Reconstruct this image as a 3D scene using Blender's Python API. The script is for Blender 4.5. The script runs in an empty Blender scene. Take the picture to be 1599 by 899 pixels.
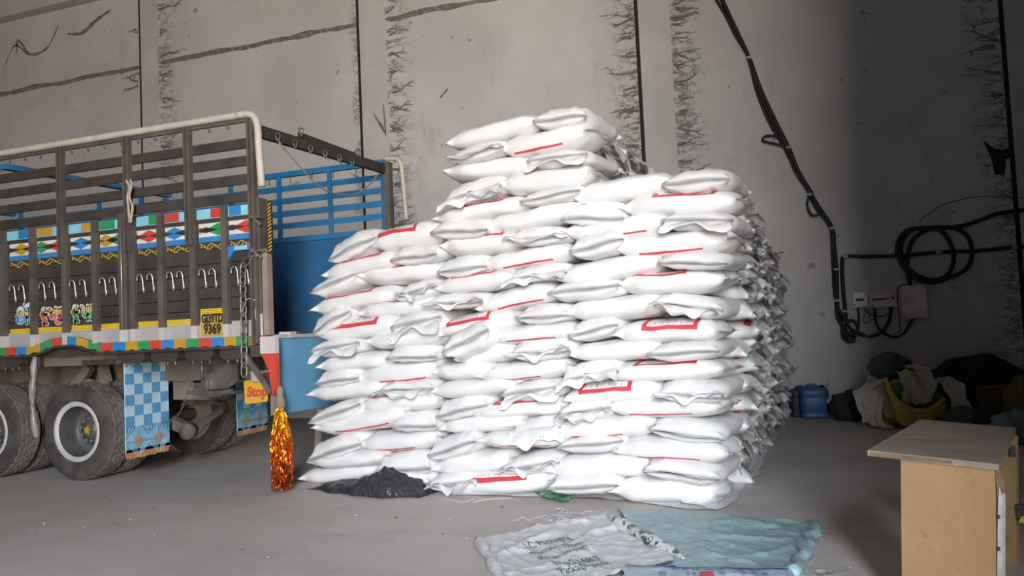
import bpy, bmesh, math, random
from mathutils import Vector, Matrix, noise

# ------------------------------------------------------------------ camera
C = bpy.context.scene.collection
SC = bpy.context.scene
YAW, PITCH, ROLL = math.radians(19.8), math.radians(2.95), math.radians(2.6)
fw = Vector((-math.sin(YAW)*math.cos(PITCH), math.cos(YAW)*math.cos(PITCH), math.sin(PITCH)))
r0 = Vector((math.cos(YAW), math.sin(YAW), 0)); u0 = r0.cross(fw)
rt = math.cos(ROLL)*r0 - math.sin(ROLL)*u0
up = math.sin(ROLL)*r0 + math.cos(ROLL)*u0
cam = bpy.data.cameras.new('camera'); camo = bpy.data.objects.new('camera', cam); C.objects.link(camo)
cam.sensor_fit = 'HORIZONTAL'; cam.sensor_width = 36; cam.lens = 1260/1599*36; cam.clip_end = 200
M = Matrix((rt, up, -fw)).transposed().to_4x4(); M.translation = (0, 0, 1.42)
camo.matrix_world = M; SC.camera = camo

# ------------------------------------------------------------------ world, daylight through the big gate, exposure
DOOR = (2.3, 5.6, 9.2, -9.0)          # x0, x1, height, y of the open gate behind the camera
wd = bpy.data.worlds.new('sky'); SC.world = wd; wd.use_nodes = True
n = wd.node_tree.nodes; l = wd.node_tree.links
tc = n.new('ShaderNodeTexCoord'); sp = n.new('ShaderNodeSeparateXYZ'); l.new(tc.outputs['Generated'], sp.inputs[0])
rmp = n.new('ShaderNodeValToRGB'); l.new(sp.outputs['Z'], rmp.inputs[0])
rmp.color_ramp.elements[0].position = 0.0; rmp.color_ramp.elements[0].color = (0.76, 0.62, 0.50, 1)
rmp.color_ramp.elements[1].position = 0.42; rmp.color_ramp.elements[1].color = (0.86, 0.98, 1.16, 1)   # clear blue above
e = rmp.color_ramp.elements.new(0.03); e.color = (1.0, 0.955, 0.905, 1)                             # warm haze on the horizon
bg = n['Background']; l.new(rmp.outputs[0], bg.inputs[0]); bg.inputs[1].default_value = 51.0
pl = bpy.data.lights.new('gate_daylight', 'AREA'); pl.shape = 'RECTANGLE'
pl.size = DOOR[1]-DOOR[0]; pl.size_y = DOOR[2]; pl.cycles.is_portal = True
plo = bpy.data.objects.new('gate_daylight', pl); C.objects.link(plo)
plo.location = ((DOOR[0]+DOOR[1])/2, DOOR[3]+.05, DOOR[2]/2); plo.rotation_euler = (math.radians(90), 0, 0)
SC.view_settings.view_transform = 'Standard'; SC.view_settings.look = 'None'
SC.view_settings.exposure = 0.0; SC.view_settings.gamma = 1.0

# ---- measured positions (metres)
FRONT = [
  ('m', 'L', 'n', -2.909, 6.556, 3.126, -2.025, 6.441, 3.197, 0.178),
  ('m', 'E', 'n', -2.044, 6.453, 3.182, -1.572, 6.392, 3.146, 0.185),
  ('m', 'E', 'r', -2.892, 6.539, 2.958, -2.339, 6.467, 3.023, 0.151),
  ('m', 'L', 'b', -2.354, 6.482, 2.985, -1.583, 6.382, 3.016, 0.2),
  ('m', 'L', 'n', -2.975, 6.585, 2.857, -2.067, 6.467, 2.822, 0.179),
  ('m', 'E', 'r', -2.12, 6.475, 2.829, -1.593, 6.406, 2.825, 0.151),
  ('m', 'E', 'r', -2.956, 6.537, 2.595, -2.367, 6.46, 2.698, 0.187),
  ('m', 'L', 'n', -2.41, 6.471, 2.676, -1.59, 6.364, 2.661, 0.192),
  ('m', 'E', 'n', -2.188, 6.433, 2.506, -1.652, 6.363, 2.532, 0.136),
  ('m', 'L', 't', -3.049, 6.568, 2.46, -2.166, 6.453, 2.507, 0.165),
  ('m', 'E', 'n', -3.094, 6.549, 2.344, -2.495, 6.471, 2.328, 0.18),
  ('m', 'L', 'n', -2.579, 6.508, 2.31, -1.679, 6.391, 2.41, 0.18),
  ('m', 'E', 'r', -2.342, 6.488, 2.2, -1.795, 6.417, 2.197, 0.159),
  ('m', 'L', 't', -3.023, 6.555, 2.18, -2.256, 6.455, 2.183, 0.186),
  ('m', 'L', 'b', -2.609, 6.525, 1.995, -1.788, 6.418, 2.067, 0.174),
  ('m', 'E', 'n', -3.059, 6.578, 1.978, -2.557, 6.513, 2.019, 0.188),
  ('m', 'L', 't', -3.067, 6.545, 1.83, -2.297, 6.445, 1.878, 0.171),
  ('m', 'E', 'r', -2.357, 6.485, 1.862, -1.809, 6.414, 1.905, 0.138),
  ('m', 'E', 'r', -3.184, 6.575, 1.698, -2.58, 6.496, 1.706, 0.137),
  ('m', 'L', 'b', -2.685, 6.519, 1.641, -1.932, 6.421, 1.75, 0.181),
  ('m', 'L', 'u', -3.11, 6.566, 1.444, -2.32, 6.464, 1.538, 0.179),
  ('m', 'E', 'n', -2.291, 6.484, 1.529, -1.794, 6.42, 1.552, 0.165),
  ('m', 'E', 'n', -2.948, 6.438, 1.239, -2.517, 6.382, 1.436, 0.24),
  ('m', 'L', 'b', -2.562, 6.488, 1.366, -1.764, 6.384, 1.403, 0.158),
  ('m', 'E', 'r', -2.372, 6.486, 1.232, -1.799, 6.412, 1.27, 0.178),
  ('m', 'L', 'n', -2.932, 6.573, 1.204, -2.346, 6.497, 1.245, 0.171),
  ('m', 'L', 'n', -3.159, 6.574, 1.057, -2.567, 6.497, 1.092, 0.165),
  ('m', 'L', 'b', -2.703, 6.51, 1.036, -1.865, 6.401, 1.094, 0.166),
  ('m', 'L', 'n', -3.151, 6.578, 0.897, -2.297, 6.467, 0.957, 0.164),
  ('m', 'E', 'r', -2.462, 6.521, 0.854, -1.933, 6.453, 0.93, 0.18),
  ('m', 'E', 'n', -3.15, 6.613, 0.718, -2.631, 6.546, 0.817, 0.189),
  ('m', 'L', 't', -2.773, 6.546, 0.715, -1.905, 6.433, 0.783, 0.16),
  ('m', 'L', 'n', -3.118, 6.605, 0.589, -2.293, 6.497, 0.644, 0.164),
  ('m', 'E', 'r', -2.4, 6.508, 0.571, -1.946, 6.449, 0.634, 0.151),
  ('m', 'E', 'n', -3.222, 6.587, 0.348, -2.734, 6.523, 0.481, 0.196),
  ('m', 'L', 'b', -2.719, 6.504, 0.461, -1.909, 6.399, 0.508, 0.151),
  ('m', 'L', 'n', -3.191, 6.599, 0.218, -2.417, 6.498, 0.319, 0.187),
  ('m', 'E', 'r', -2.5, 6.504, 0.245, -1.972, 6.435, 0.335, 0.165),
  ('m', 'E', 'r', -3.234, 6.587, 0.083, -2.716, 6.52, 0.151, 0.18),
  ('m', 'L', 'u', -3.046, 6.555, 0.026, -2.054, 6.426, 0.118, 0.204),
  ('l', 'E', 'n', -4.282, 6.726, 2.217, -3.722, 6.653, 2.371, 0.218),
  ('l', 'L', 'u', -3.793, 6.666, 2.316, -3.007, 6.564, 2.347, 0.226),
  ('l', 'L', 't', -4.363, 6.729, 2.056, -3.488, 6.615, 2.143, 0.186),
  ('l', 'E', 'n', -3.553, 6.624, 2.133, -3.028, 6.556, 2.163, 0.171),
  ('l', 'E', 'n', -4.482, 6.755, 1.856, -3.969, 6.689, 2.004, 0.189),
  ('l', 'L', 't', -3.966, 6.712, 1.981, -3.053, 6.594, 1.998, 0.189),
  ('l', 'L', 't', -4.493, 6.764, 1.72, -3.513, 6.637, 1.82, 0.195),
  ('l', 'E', 'r', -3.505, 6.618, 1.773, -3.059, 6.56, 1.864, 0.171),
  ('l', 'E', 'n', -4.509, 6.748, 1.513, -4.053, 6.689, 1.697, 0.205),
  ('l', 'L', 't', -3.955, 6.687, 1.661, -3.072, 6.572, 1.689, 0.173),
  ('l', 'L', 'u', -4.497, 6.742, 1.473, -3.532, 6.617, 1.518, 0.209),
  ('l', 'E', 'r', -3.552, 6.619, 1.474, -3.037, 6.552, 1.555, 0.222),
  ('l', 'E', 'r', -4.518, 6.763, 1.29, -3.961, 6.691, 1.359, 0.181),
  ('l', 'L', 'n', -3.84, 6.65, 1.364, -3.042, 6.546, 1.381, 0.164),
  ('l', 'L', 'n', -4.453, 6.753, 1.155, -3.635, 6.647, 1.21, 0.17),
  ('l', 'E', 'n', -3.639, 6.64, 1.234, -3.091, 6.569, 1.25, 0.148),
  ('l', 'E', 'n', -4.5, 6.773, 1.022, -3.983, 6.705, 1.064, 0.164),
  ('l', 'L', 'b', -3.995, 6.709, 1.032, -3.109, 6.594, 1.112, 0.205),
  ('l', 'L', 'n', -4.58, 6.782, 0.89, -3.673, 6.664, 0.957, 0.179),
  ('l', 'E', 'r', -3.704, 6.668, 0.91, -3.152, 6.596, 0.937, 0.164),
  ('l', 'E', 'n', -4.556, 6.76, 0.601, -3.962, 6.683, 0.777, 0.196),
  ('l', 'L', 't', -4.003, 6.706, 0.783, -3.121, 6.591, 0.815, 0.173),
  ('l', 'L', 'b', -4.546, 6.756, 0.561, -3.464, 6.616, 0.701, 0.209),
  ('l', 'E', 'n', -3.608, 6.648, 0.612, -3.127, 6.586, 0.641, 0.171),
  ('l', 'E', 'n', -4.61, 6.764, 0.295, -3.975, 6.681, 0.458, 0.204),
  ('l', 'L', 'b', -4.011, 6.693, 0.408, -3.148, 6.581, 0.475, 0.18),
  ('l', 'L', 'n', -4.601, 6.747, 0.232, -3.719, 6.632, 0.293, 0.17),
  ('l', 'E', 'n', -3.796, 6.653, 0.211, -3.205, 6.576, 0.278, 0.202),
  ('l', 'L', 'n', -4.779, 6.825, 0.024, -3.835, 6.702, 0.154, 0.172),
  ('l', 'E', 'n', -3.849, 6.659, 0.114, -3.23, 6.579, 0.126, 0.171),
  ('r', 'L', 'n', -1.715, 6.41, 2.497, -0.909, 6.305, 2.531, 0.208),
  ('r', 'E', 'n', -0.971, 6.31, 2.508, -0.469, 6.245, 2.503, 0.177),
  ('r', 'E', 'n', -1.835, 6.427, 2.351, -1.296, 6.357, 2.316, 0.204),
  ('r', 'L', 't', -1.298, 6.342, 2.361, -0.422, 6.228, 2.314, 0.186),
  ('r', 'L', 'b', -1.789, 6.413, 2.201, -0.972, 6.307, 2.205, 0.193),
  ('r', 'E', 'r', -0.982, 6.277, 2.202, -0.458, 6.209, 2.155, 0.154),
  ('r', 'E', 'n', -1.762, 6.379, 2.052, -1.307, 6.319, 2.105, 0.21),
  ('r', 'L', 'b', -1.36, 6.334, 2.033, -0.494, 6.221, 2.022, 0.201),
  ('r', 'L', 'n', -1.894, 6.4, 1.848, -1.032, 6.288, 1.9, 0.185),
  ('r', 'E', 'n', -1.038, 6.286, 1.907, -0.498, 6.216, 1.87, 0.137),
  ('r', 'E', 'n', -1.971, 6.409, 1.697, -1.368, 6.331, 1.729, 0.174),
  ('r', 'L', 't', -1.374, 6.357, 1.73, -0.572, 6.253, 1.729, 0.186),
  ('r', 'L', 'n', -1.804, 6.391, 1.546, -1.044, 6.292, 1.567, 0.178),
  ('r', 'E', 'r', -1.092, 6.344, 1.578, -0.568, 6.276, 1.503, 0.171),
  ('r', 'E', 'n', -1.822, 6.423, 1.364, -1.399, 6.368, 1.43, 0.174),
  ('r', 'L', 'u', -1.408, 6.361, 1.355, -0.612, 6.257, 1.357, 0.179),
  ('r', 'L', 'n', -1.824, 6.425, 1.202, -1.075, 6.327, 1.229, 0.165),
  ('r', 'E', 'n', -1.161, 6.312, 1.192, -0.619, 6.241, 1.21, 0.144),
  ('r', 'E', 'r', -1.922, 6.451, 0.999, -1.42, 6.385, 1.095, 0.167),
  ('r', 'L', 't', -1.516, 6.393, 1.036, -0.606, 6.274, 1.053, 0.16),
  ('r', 'L', 'u', -1.899, 6.435, 0.848, -1.085, 6.33, 0.908, 0.179),
  ('r', 'E', 'r', -1.104, 6.317, 0.895, -0.58, 6.249, 0.886, 0.163),
  ('r', 'E', 'r', -1.932, 6.447, 0.7, -1.495, 6.39, 0.775, 0.174),
  ('r', 'L', 'b', -1.495, 6.384, 0.754, -0.622, 6.271, 0.758, 0.159),
  ('r', 'L', 'b', -1.952, 6.438, 0.57, -1.179, 6.338, 0.611, 0.186),
  ('r', 'E', 'n', -1.182, 6.354, 0.609, -0.614, 6.28, 0.564, 0.164),
  ('r', 'E', 'n', -1.959, 6.438, 0.431, -1.41, 6.366, 0.495, 0.152),
  ('r', 'L', 'b', -1.462, 6.357, 0.44, -0.605, 6.246, 0.436, 0.179),
  ('r', 'L', 'n', -2.054, 6.445, 0.253, -1.223, 6.337, 0.32, 0.201),
  ('r', 'E', 'n', -1.228, 6.316, 0.289, -0.661, 6.243, 0.251, 0.177),
  ('r', 'E', 'n', -2.054, 6.424, 0.126, -1.459, 6.346, 0.168, 0.18),
  ('r', 'L', 'n', -1.5, 6.384, 0.104, -0.698, 6.279, 0.118, 0.207),
]
CABLE_MAIN = [(-0.95, 12.45, 6.481), (-0.883, 12.45, 6.269), (-0.707, 12.45, 5.776), (-0.547, 12.45, 5.325), (-0.408, 12.45, 4.817), (-0.239, 12.45, 4.343), (-0.07, 12.45, 3.907), (0.041, 12.45, 3.546), (0.197, 12.45, 3.215), (0.19, 12.45, 3.196), (0.297, 12.45, 2.965), (0.447, 12.45, 2.666), (0.458, 12.45, 2.382), (0.47, 12.45, 2.073), (0.45, 12.45, 1.627), (0.451, 12.45, 1.384), (0.545, 12.45, 1.177)]
CABLE_SIDE = [(-1.076, 12.45, 6.505), (-0.863, 12.45, 6.067), (-0.713, 12.45, 5.679), (-0.562, 12.45, 5.343), (-0.469, 12.45, 4.826), (-0.329, 12.45, 4.355), (-0.13, 12.45, 3.914), (0.012, 12.45, 3.549), (0.168, 12.45, 3.218), (0.177, 12.45, 3.184), (0.261, 12.45, 2.968), (0.424, 12.45, 2.681), (0.434, 12.45, 2.384), (0.425, 12.45, 1.846), (0.442, 12.45, 1.614), (0.51, 12.45, 1.381), (0.65, 12.45, 1.172), (0.797, 12.45, 1.103)]
CABLE_THIRD = [(-0.562, 12.45, 5.333), (-0.438, 12.45, 4.821), (-0.271, 12.45, 4.315), (-0.1, 12.45, 3.911), (-0.003, 12.45, 3.551), (0.156, 12.45, 3.251), (0.168, 12.45, 3.159), (0.136, 12.45, 3.032), (0.183, 12.45, 2.884), (0.267, 12.45, 2.876), (0.307, 12.45, 2.938), (0.231, 12.45, 3.075), (0.184, 12.45, 3.184)]
CABLE_LOOP = [(-0.085, 12.45, 3.909), (-0.261, 12.45, 3.978), (-0.423, 12.45, 4.046), (-0.374, 12.45, 4.104), (-0.224, 12.45, 4.085), (-0.125, 12.45, 3.993), (-0.079, 12.45, 3.908)]
CABLE_HORIZ = [(3.0, 12.45, 2.221), (2.701, 12.45, 2.216), (2.226, 12.45, 2.202), (1.793, 12.45, 2.217), (1.256, 12.45, 2.208), (0.844, 12.45, 2.23), (0.599, 12.45, 2.249), (0.554, 12.45, 2.17), (0.543, 12.45, 1.838), (0.551, 12.45, 1.468), (0.545, 12.45, 1.253)]
CABLE_COIL = [(1.41, 12.45, 1.785), (1.376, 12.45, 2.036), (1.446, 12.45, 2.356), (1.613, 12.45, 2.517), (1.813, 12.45, 2.525), (1.932, 12.45, 2.342), (1.96, 12.45, 2.094), (1.859, 12.45, 1.88), (1.658, 12.45, 1.844), (1.443, 12.45, 1.957), (1.323, 12.45, 2.19), (1.336, 12.45, 2.39), (1.481, 12.45, 2.553), (1.705, 12.45, 2.564), (1.988, 12.45, 2.534), (2.153, 12.45, 2.398), (2.192, 12.45, 2.175), (2.102, 12.45, 1.962), (1.879, 12.45, 1.854), (1.656, 12.45, 1.807), (1.44, 12.45, 1.908), (1.297, 12.45, 2.142), (1.282, 12.45, 2.369), (1.413, 12.45, 2.546), (1.661, 12.45, 2.562), (1.989, 12.45, 2.547), (2.164, 12.45, 2.568), (2.328, 12.45, 2.615), (2.533, 12.45, 2.681), (2.785, 12.45, 2.699), (2.992, 12.45, 2.711)]
CABLE_LOW = [(0.56, 12.45, 1.43), (0.501, 12.45, 1.229), (0.515, 12.45, 1.076), (0.634, 12.45, 1.097), (0.7, 12.45, 1.221), (0.648, 12.45, 1.324), (0.529, 12.45, 1.304), (0.496, 12.45, 1.153), (0.584, 12.45, 1.048), (0.707, 12.45, 1.145), (0.82, 12.45, 1.102), (0.983, 12.45, 1.133), (1.108, 12.45, 1.303), (1.143, 12.45, 1.501)]
CABLE_BOX = [(0.936, 12.45, 1.487), (0.937, 12.45, 1.311), (1.007, 12.45, 1.157), (1.162, 12.45, 1.076), (1.278, 12.45, 1.121), (1.377, 12.45, 1.266), (1.421, 12.45, 1.326)]
CABLE_BOXB = [(0.718, 12.45, 1.511), (0.724, 12.45, 1.346), (0.697, 12.45, 1.17)]
CABLE_THIN = [(0.799, 12.45, 1.506), (0.84, 12.45, 1.429), (0.998, 12.45, 1.371), (1.114, 12.45, 1.403)]
CABLE_THINB = [(0.816, 12.45, 1.417), (0.777, 12.45, 1.343), (0.808, 12.45, 1.286), (0.868, 12.45, 1.314), (0.861, 12.45, 1.39), (0.844, 12.45, 1.491)]
CABLE_THINC = [(1.41, 12.45, 1.785), (1.298, 12.45, 1.792), (1.242, 12.45, 1.696), (1.239, 12.45, 1.297), (1.24, 12.45, 1.172), (1.164, 12.45, 1.113)]
CABLE_WIRE = [(3.001, 12.45, 2.842), (2.591, 12.45, 2.914), (2.274, 12.45, 2.938), (1.946, 12.45, 2.884), (1.765, 12.45, 2.802), (1.578, 12.45, 2.669)]
CLIPS = [(-0.545, 12.41, 5.312), (-0.07, 12.41, 3.899), (0.176, 12.41, 3.179), (0.445, 12.41, 2.662), (0.468, 12.41, 2.071), (0.448, 12.41, 1.626), (0.549, 12.41, 1.468), (0.597, 12.41, 2.246), (1.787, 12.41, 2.215), (2.692, 12.41, 2.214), (1.695, 12.41, 2.555), (2.319, 12.41, 2.599), (0.817, 12.41, 1.103)]
BOXES = [(0.659, 12.5, 1.72), (0.857, 12.5, 1.518), (0.877, 12.5, 1.712), (1.227, 12.5, 1.503), (1.278, 12.5, 1.779), (1.6, 12.5, 1.323)]
WSACK = [(-2.174, 5.072, 0.0), (-1.49, 5.955, 0.0), (-0.756, 4.866, 0.0), (-1.509, 3.973, 0.0)]
TEAL = [(-1.456, 6.173, 0.0), (0.03, 5.889, 0.0), (-0.124, 4.686, -0.0), (-0.838, 4.722, 0.0)]
BLUE = [(-1.06, 4.58, 0.0), (-0.144, 4.71, 0.0), (-0.096, 4.128, 0.0), (-0.914, 3.95, 0.0)]
GREEN = [(-2.339, 6.686, 0.0), (-1.887, 6.69, 0.0), (-1.892, 6.315, 0.0), (-2.125, 6.454, 0.0)]
STRINGS = [(-1.907, 5.769, 0.0), (-1.519, 6.077, 0.0), (-1.656, 5.749, 0.0)]
BLACK = [(-4.607, 6.893, 0.0), (-3.296, 6.708, 0.0), (-3.637, 6.467, 0.0)]
BLACKTOP = [(-3.699, 6.656, 0.217)]
SCRAP = [(-0.034, 4.82, 0.0), (0.162, 4.943, 0.0), (0.152, 4.881, 0.0), (0.007, 4.712, 0.0)]
LINER = [(-3.042, 6.543, 0.0), (-2.274, 6.562, 0.0), (-1.546, 6.531, 0.0), (-0.754, 6.296, 0.0), (-0.614, 6.903, 0.0)]
LINERB = [(-0.75, 6.254, 0.0), (-0.664, 6.896, 0.0), (-0.566, 7.767, 0.0), (-0.479, 9.786, 0.0), (-0.352, 11.932, 0.0)]
PILE = [(0.661, 13.081, 0.0), (0.906, 10.609, 0.0), (1.666, 11.847, 0.0), (1.284, 17.753, -0.0), (0.827, 11.2, 0.798), (1.189, 11.2, 0.716), (0.614, 11.2, 0.366), (1.533, 11.2, 0.51)]
TXT = [(-1.744, 4.932, 0.0), (-1.523, 5.188, 0.0), (-1.646, 4.791, 0.0), (-1.426, 4.99, 0.0), (-1.566, 4.697, 0.0), (-1.274, 4.96, 0.0), (-1.449, 4.602, 0.0), (-1.261, 4.716, 0.0)]
HOOKS = [-8.127, -7.989, -7.689, -7.541, -7.252, -7.109, -6.834, -6.699, -6.336, -6.203, -5.951, -5.823, -5.548, -5.424, -5.159, -5.039]
HOOKSZ = [round(v,3) for v in (2.02,2.14)]
DIAM = [-8.055, -7.761, -7.506, -7.19, -6.844, -6.656, -6.269, -5.943, -5.699, -5.393, -5.062]
BLOCKS = [-8.242, -8.08, -7.867, -7.807, -7.574, -7.422, -7.309, -7.168, -7.005, -6.936, -6.709, -6.528, -6.393, -6.26, -6.116, -6.052, -5.868, -5.717, -5.614, -5.478, -5.321, -5.254, -5.111, -4.97]
BAYS = [-8.235, -7.875, -7.814, -7.431, -7.338, -7.002, -6.925, -6.632, -6.427, -6.121, -6.062, -5.728, -5.637, -5.328, -5.27, -4.971]
BANDX = [-7.739, -7.579, -7.407, -7.224, -7.057, -6.892, -6.73, -6.557, -6.398, -6.245, -6.09, -5.933, -5.783, -5.627, -5.476, -5.32, -5.178, -5.011, -4.846]
SHRI = [[(-8.139, 1.809), (-8.103, 1.788), (-8.058, 1.806), (-8.03, 1.85), (-8.051, 1.891), (-8.092, 1.893), (-8.115, 1.858), (-8.084, 1.84)], [(-8.135, 1.76), (-8.077, 1.74), (-8.014, 1.764), (-7.968, 1.798)], [(-7.969, 1.87), (-7.97, 1.729)], [(-7.894, 1.929), (-7.899, 1.726)], [(-8.01, 1.935), (-7.984, 1.917), (-7.943, 1.928), (-7.894, 1.935)]]
KRI = [[(-7.697, 1.873), (-7.741, 1.872), (-7.755, 1.846), (-7.738, 1.829)], [(-7.778, 1.815), (-7.672, 1.816)], [(-7.703, 1.811), (-7.756, 1.781), (-7.696, 1.756), (-7.74, 1.732), (-7.723, 1.711), (-7.675, 1.709)], [(-7.723, 1.718), (-7.741, 1.676)], [(-7.641, 1.873), (-7.611, 1.855), (-7.621, 1.797), (-7.6, 1.767), (-7.577, 1.802), (-7.611, 1.829)], [(-7.537, 1.877), (-7.535, 1.748), (-7.506, 1.711), (-7.458, 1.719), (-7.449, 1.744)], [(-7.485, 1.868), (-7.469, 1.822), (-7.491, 1.791), (-7.461, 1.783)], [(-7.438, 1.872), (-7.436, 1.743)]]
KRUPA = [[(-7.253, 1.877), (-7.296, 1.876), (-7.309, 1.851), (-7.292, 1.834)], [(-7.331, 1.82), (-7.229, 1.821)], [(-7.259, 1.816), (-7.31, 1.787), (-7.252, 1.762), (-7.294, 1.738), (-7.278, 1.718), (-7.232, 1.716)], [(-7.278, 1.725), (-7.296, 1.684)], [(-7.183, 1.875), (-7.15, 1.857), (-7.154, 1.8), (-7.127, 1.767), (-7.081, 1.784)], [(-7.083, 1.876), (-7.082, 1.727)], [(-7.017, 1.876), (-7.02, 1.724)]]

# ------------------------------------------------------------------ helpers
RND = random.Random(11)
PI = math.pi
def V(*a): return Vector(a)
def obj(name, me, m=None, parent=None, **props):
    o = bpy.data.objects.new(name, me); C.objects.link(o)
    if m is not None and me is not None and not me.materials:
        for mm in (m if isinstance(m, (list, tuple)) else [m]): me.materials.append(mm)
    if parent is not None: o.parent = parent
    for k, v in props.items(): o[k] = v
    return o
def thing(name, label, cat, group=None, loc=(0,0,0)):
    o = bpy.data.objects.new(name, None); C.objects.link(o); o.location = loc; o.empty_display_size = .1
    o['label'] = label; o['category'] = cat
    if group: o['group'] = group
    return o
def mesh(vs, fs, smooth=False, mi=None, name='m'):
    me = bpy.data.meshes.new(name); me.from_pydata([tuple(v) for v in vs], [], fs); me.update()
    if smooth: me.polygons.foreach_set('use_smooth', [True]*len(me.polygons))
    if mi: me.polygons.foreach_set('material_index', mi)
    return me
class MB:
    """collects shapes into one mesh"""
    def __init__(s): s.v=[]; s.f=[]; s.mi=[]; s.sm=[]
    def add(s, vs, fs, mi=0, smooth=False):
        b=len(s.v); s.v += [tuple(v) for v in vs]
        for f in fs: s.f.append(tuple(i+b for i in f)); s.mi.append(mi); s.sm.append(smooth)
        return s
    def box(s, a, b, mi=0, j=0.0):
        x0,y0,z0=a; x1,y1,z1=b
        vs=[(x,y,z) for z in (z0,z1) for y in (y0,y1) for x in (x0,x1)]
        if j: vs=[tuple(c+RND.uniform(-j,j) for c in v) for v in vs]
        return s.add(vs, [(0,2,3,1),(4,5,7,6),(0,1,5,4),(2,6,7,3),(0,4,6,2),(1,3,7,5)], mi)
    def bar(s, p, q, w, h, upv=(0,0,1), mi=0):
        p=Vector(p); q=Vector(q); d=(q-p).normalized(); u=Vector(upv); x=d.cross(u)
        if x.length<1e-4: x=d.cross(Vector((1,0,0)))
        x.normalize(); u=x.cross(d)
        vs=[c+x*a*w/2+u*b*h/2 for c in (p,q) for a,b in ((-1,-1),(1,-1),(1,1),(-1,1))]
        return s.add(vs, [(3,2,1,0),(4,5,6,7),(0,1,5,4),(1,2,6,5),(2,3,7,6),(3,0,4,7)], mi)
    def tube(s, pts, r, n=8, mi=0, closed=False, taper=None):
        pts=[Vector(p) for p in pts]; N=len(pts); vs=[]; ref=None
        for i,p in enumerate(pts):
            if closed: d=pts[(i+1)%N]-pts[i-1]
            else: d=pts[min(i+1,N-1)]-pts[max(i-1,0)]
            d.normalize()
            if ref is None:
                ref=d.orthogonal().normalized()
            ref=(ref-d*ref.dot(d)).normalized(); b=d.cross(ref)
            rr=r*(taper(i/(N-1)) if taper else 1)
            for k in range(n):
                a=2*PI*k/n; vs.append(p+ref*math.cos(a)*rr+b*math.sin(a)*rr)
        fs=[]
        for i in range(N if closed else N-1):
            for k in range(n):
                a=i*n+k; b2=i*n+(k+1)%n; c=((i+1)%N)*n
                fs.append((a,b2,c+(k+1)%n,c+k))
        if not closed: fs+=[tuple(range(n-1,-1,-1)), tuple((N-1)*n+k for k in range(n))]
        return s.add(vs, fs, mi, True)
    def lathe(s, prof, n=48, axis='Y', c=(0,0,0), mi=0, closed=False, mod=None, smooth=True):
        vs=[]; P=len(prof); c=Vector(c)
        for k in range(n):
            a=2*PI*k/n
            for i,(r,h) in enumerate(prof):
                rr=r if mod is None else mod(i,k,r)
                ca,sa=math.cos(a)*rr, math.sin(a)*rr
                vs.append(c+(Vector((ca,h,sa)) if axis=='Y' else Vector((ca,sa,h))))
        fs=[]
        for k in range(n):
            k2=(k+1)%n
            for i in range(P if closed else P-1):
                i2=(i+1)%P
                fs.append((k*P+i,k*P+i2,k2*P+i2,k2*P+i) if axis=='Y' else (k*P+i,k2*P+i,k2*P+i2,k*P+i2))
        return s.add(vs,fs,mi,smooth)
    def poly(s, pts, d, mi=0):
        """flat polygon pts extruded by vector d"""
        n=len(pts); d=Vector(d); a=[Vector(p) for p in pts]; b=[p+d for p in a]
        return s.add(a+b, [tuple(range(n)), tuple(range(2*n-1,n-1,-1))]+[(i,i+n,(i+1)%n+n,(i+1)%n) for i in range(n)], mi)
    def me(s): 
        m=mesh(s.v,s.f,False,s.mi); m.polygons.foreach_set('use_smooth', s.sm); return m
def box(name, a, b, m, parent=None, j=0.0, **k): return obj(name, MB().box(a,b,0,j).me(), m, parent, **k)
def smooth_path(pts, n=6):
    pts=[Vector(p) for p in pts]; out=[]
    for i in range(len(pts)-1):
        p0=pts[max(i-1,0)]; p1=pts[i]; p2=pts[i+1]; p3=pts[min(i+2,len(pts)-1)]
        for k in range(n):
            t=k/n; out.append(.5*((2*p1)+(p2-p0)*t+(2*p0-5*p1+4*p2-p3)*t*t+(3*p1-p0-3*p2+p3)*t**3))
    out.append(pts[-1]); return out
def ribbon(s, path, w, y, th, mi=0, wf=None):
    """flat painted stroke in an XZ plane at depth y, facing -Y"""
    P=[Vector((a,0,b)) for a,b in path]; vs=[]; N=len(P)
    for i,p in enumerate(P):
        d=(P[min(i+1,N-1)]-P[max(i-1,0)]); d.normalize(); nrm=Vector((-d.z,0,d.x)); ww=w*(wf(i/(N-1)) if wf else 1)
        vs+=[Vector((p.x,y-th,p.z))+nrm*ww/2, Vector((p.x,y-th,p.z))-nrm*ww/2]
    return s.add(vs,[(2*i,2*i+1,2*i+3,2*i+2) for i in range(N-1)],mi)
def text_mesh(body, size, loc, rot, ext=.001, align='CENTER', sx=1.0, shear=0.0, bold=.006):
    cu=bpy.data.curves.new('t','FONT'); cu.body=body; cu.size=size; cu.align_x=align; cu.align_y='CENTER'; cu.extrude=ext; cu.shear=shear; cu.resolution_u=3; cu.offset=bold
    o=bpy.data.objects.new('t',cu); C.objects.link(o); bpy.context.view_layer.update()
    me=bpy.data.meshes.new_from_object(o.evaluated_get(bpy.context.evaluated_depsgraph_get()))
    bpy.data.objects.remove(o); bpy.data.curves.remove(cu); me.materials.clear()
    T=Matrix.Translation(loc) @ rot.to_4x4() @ Matrix.Diagonal((sx,1,1,1)); me.transform(T); return me
FACE_FRONT = Matrix.Rotation(PI/2,3,'X')      # text lying in the XZ plane, read from -Y

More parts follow.
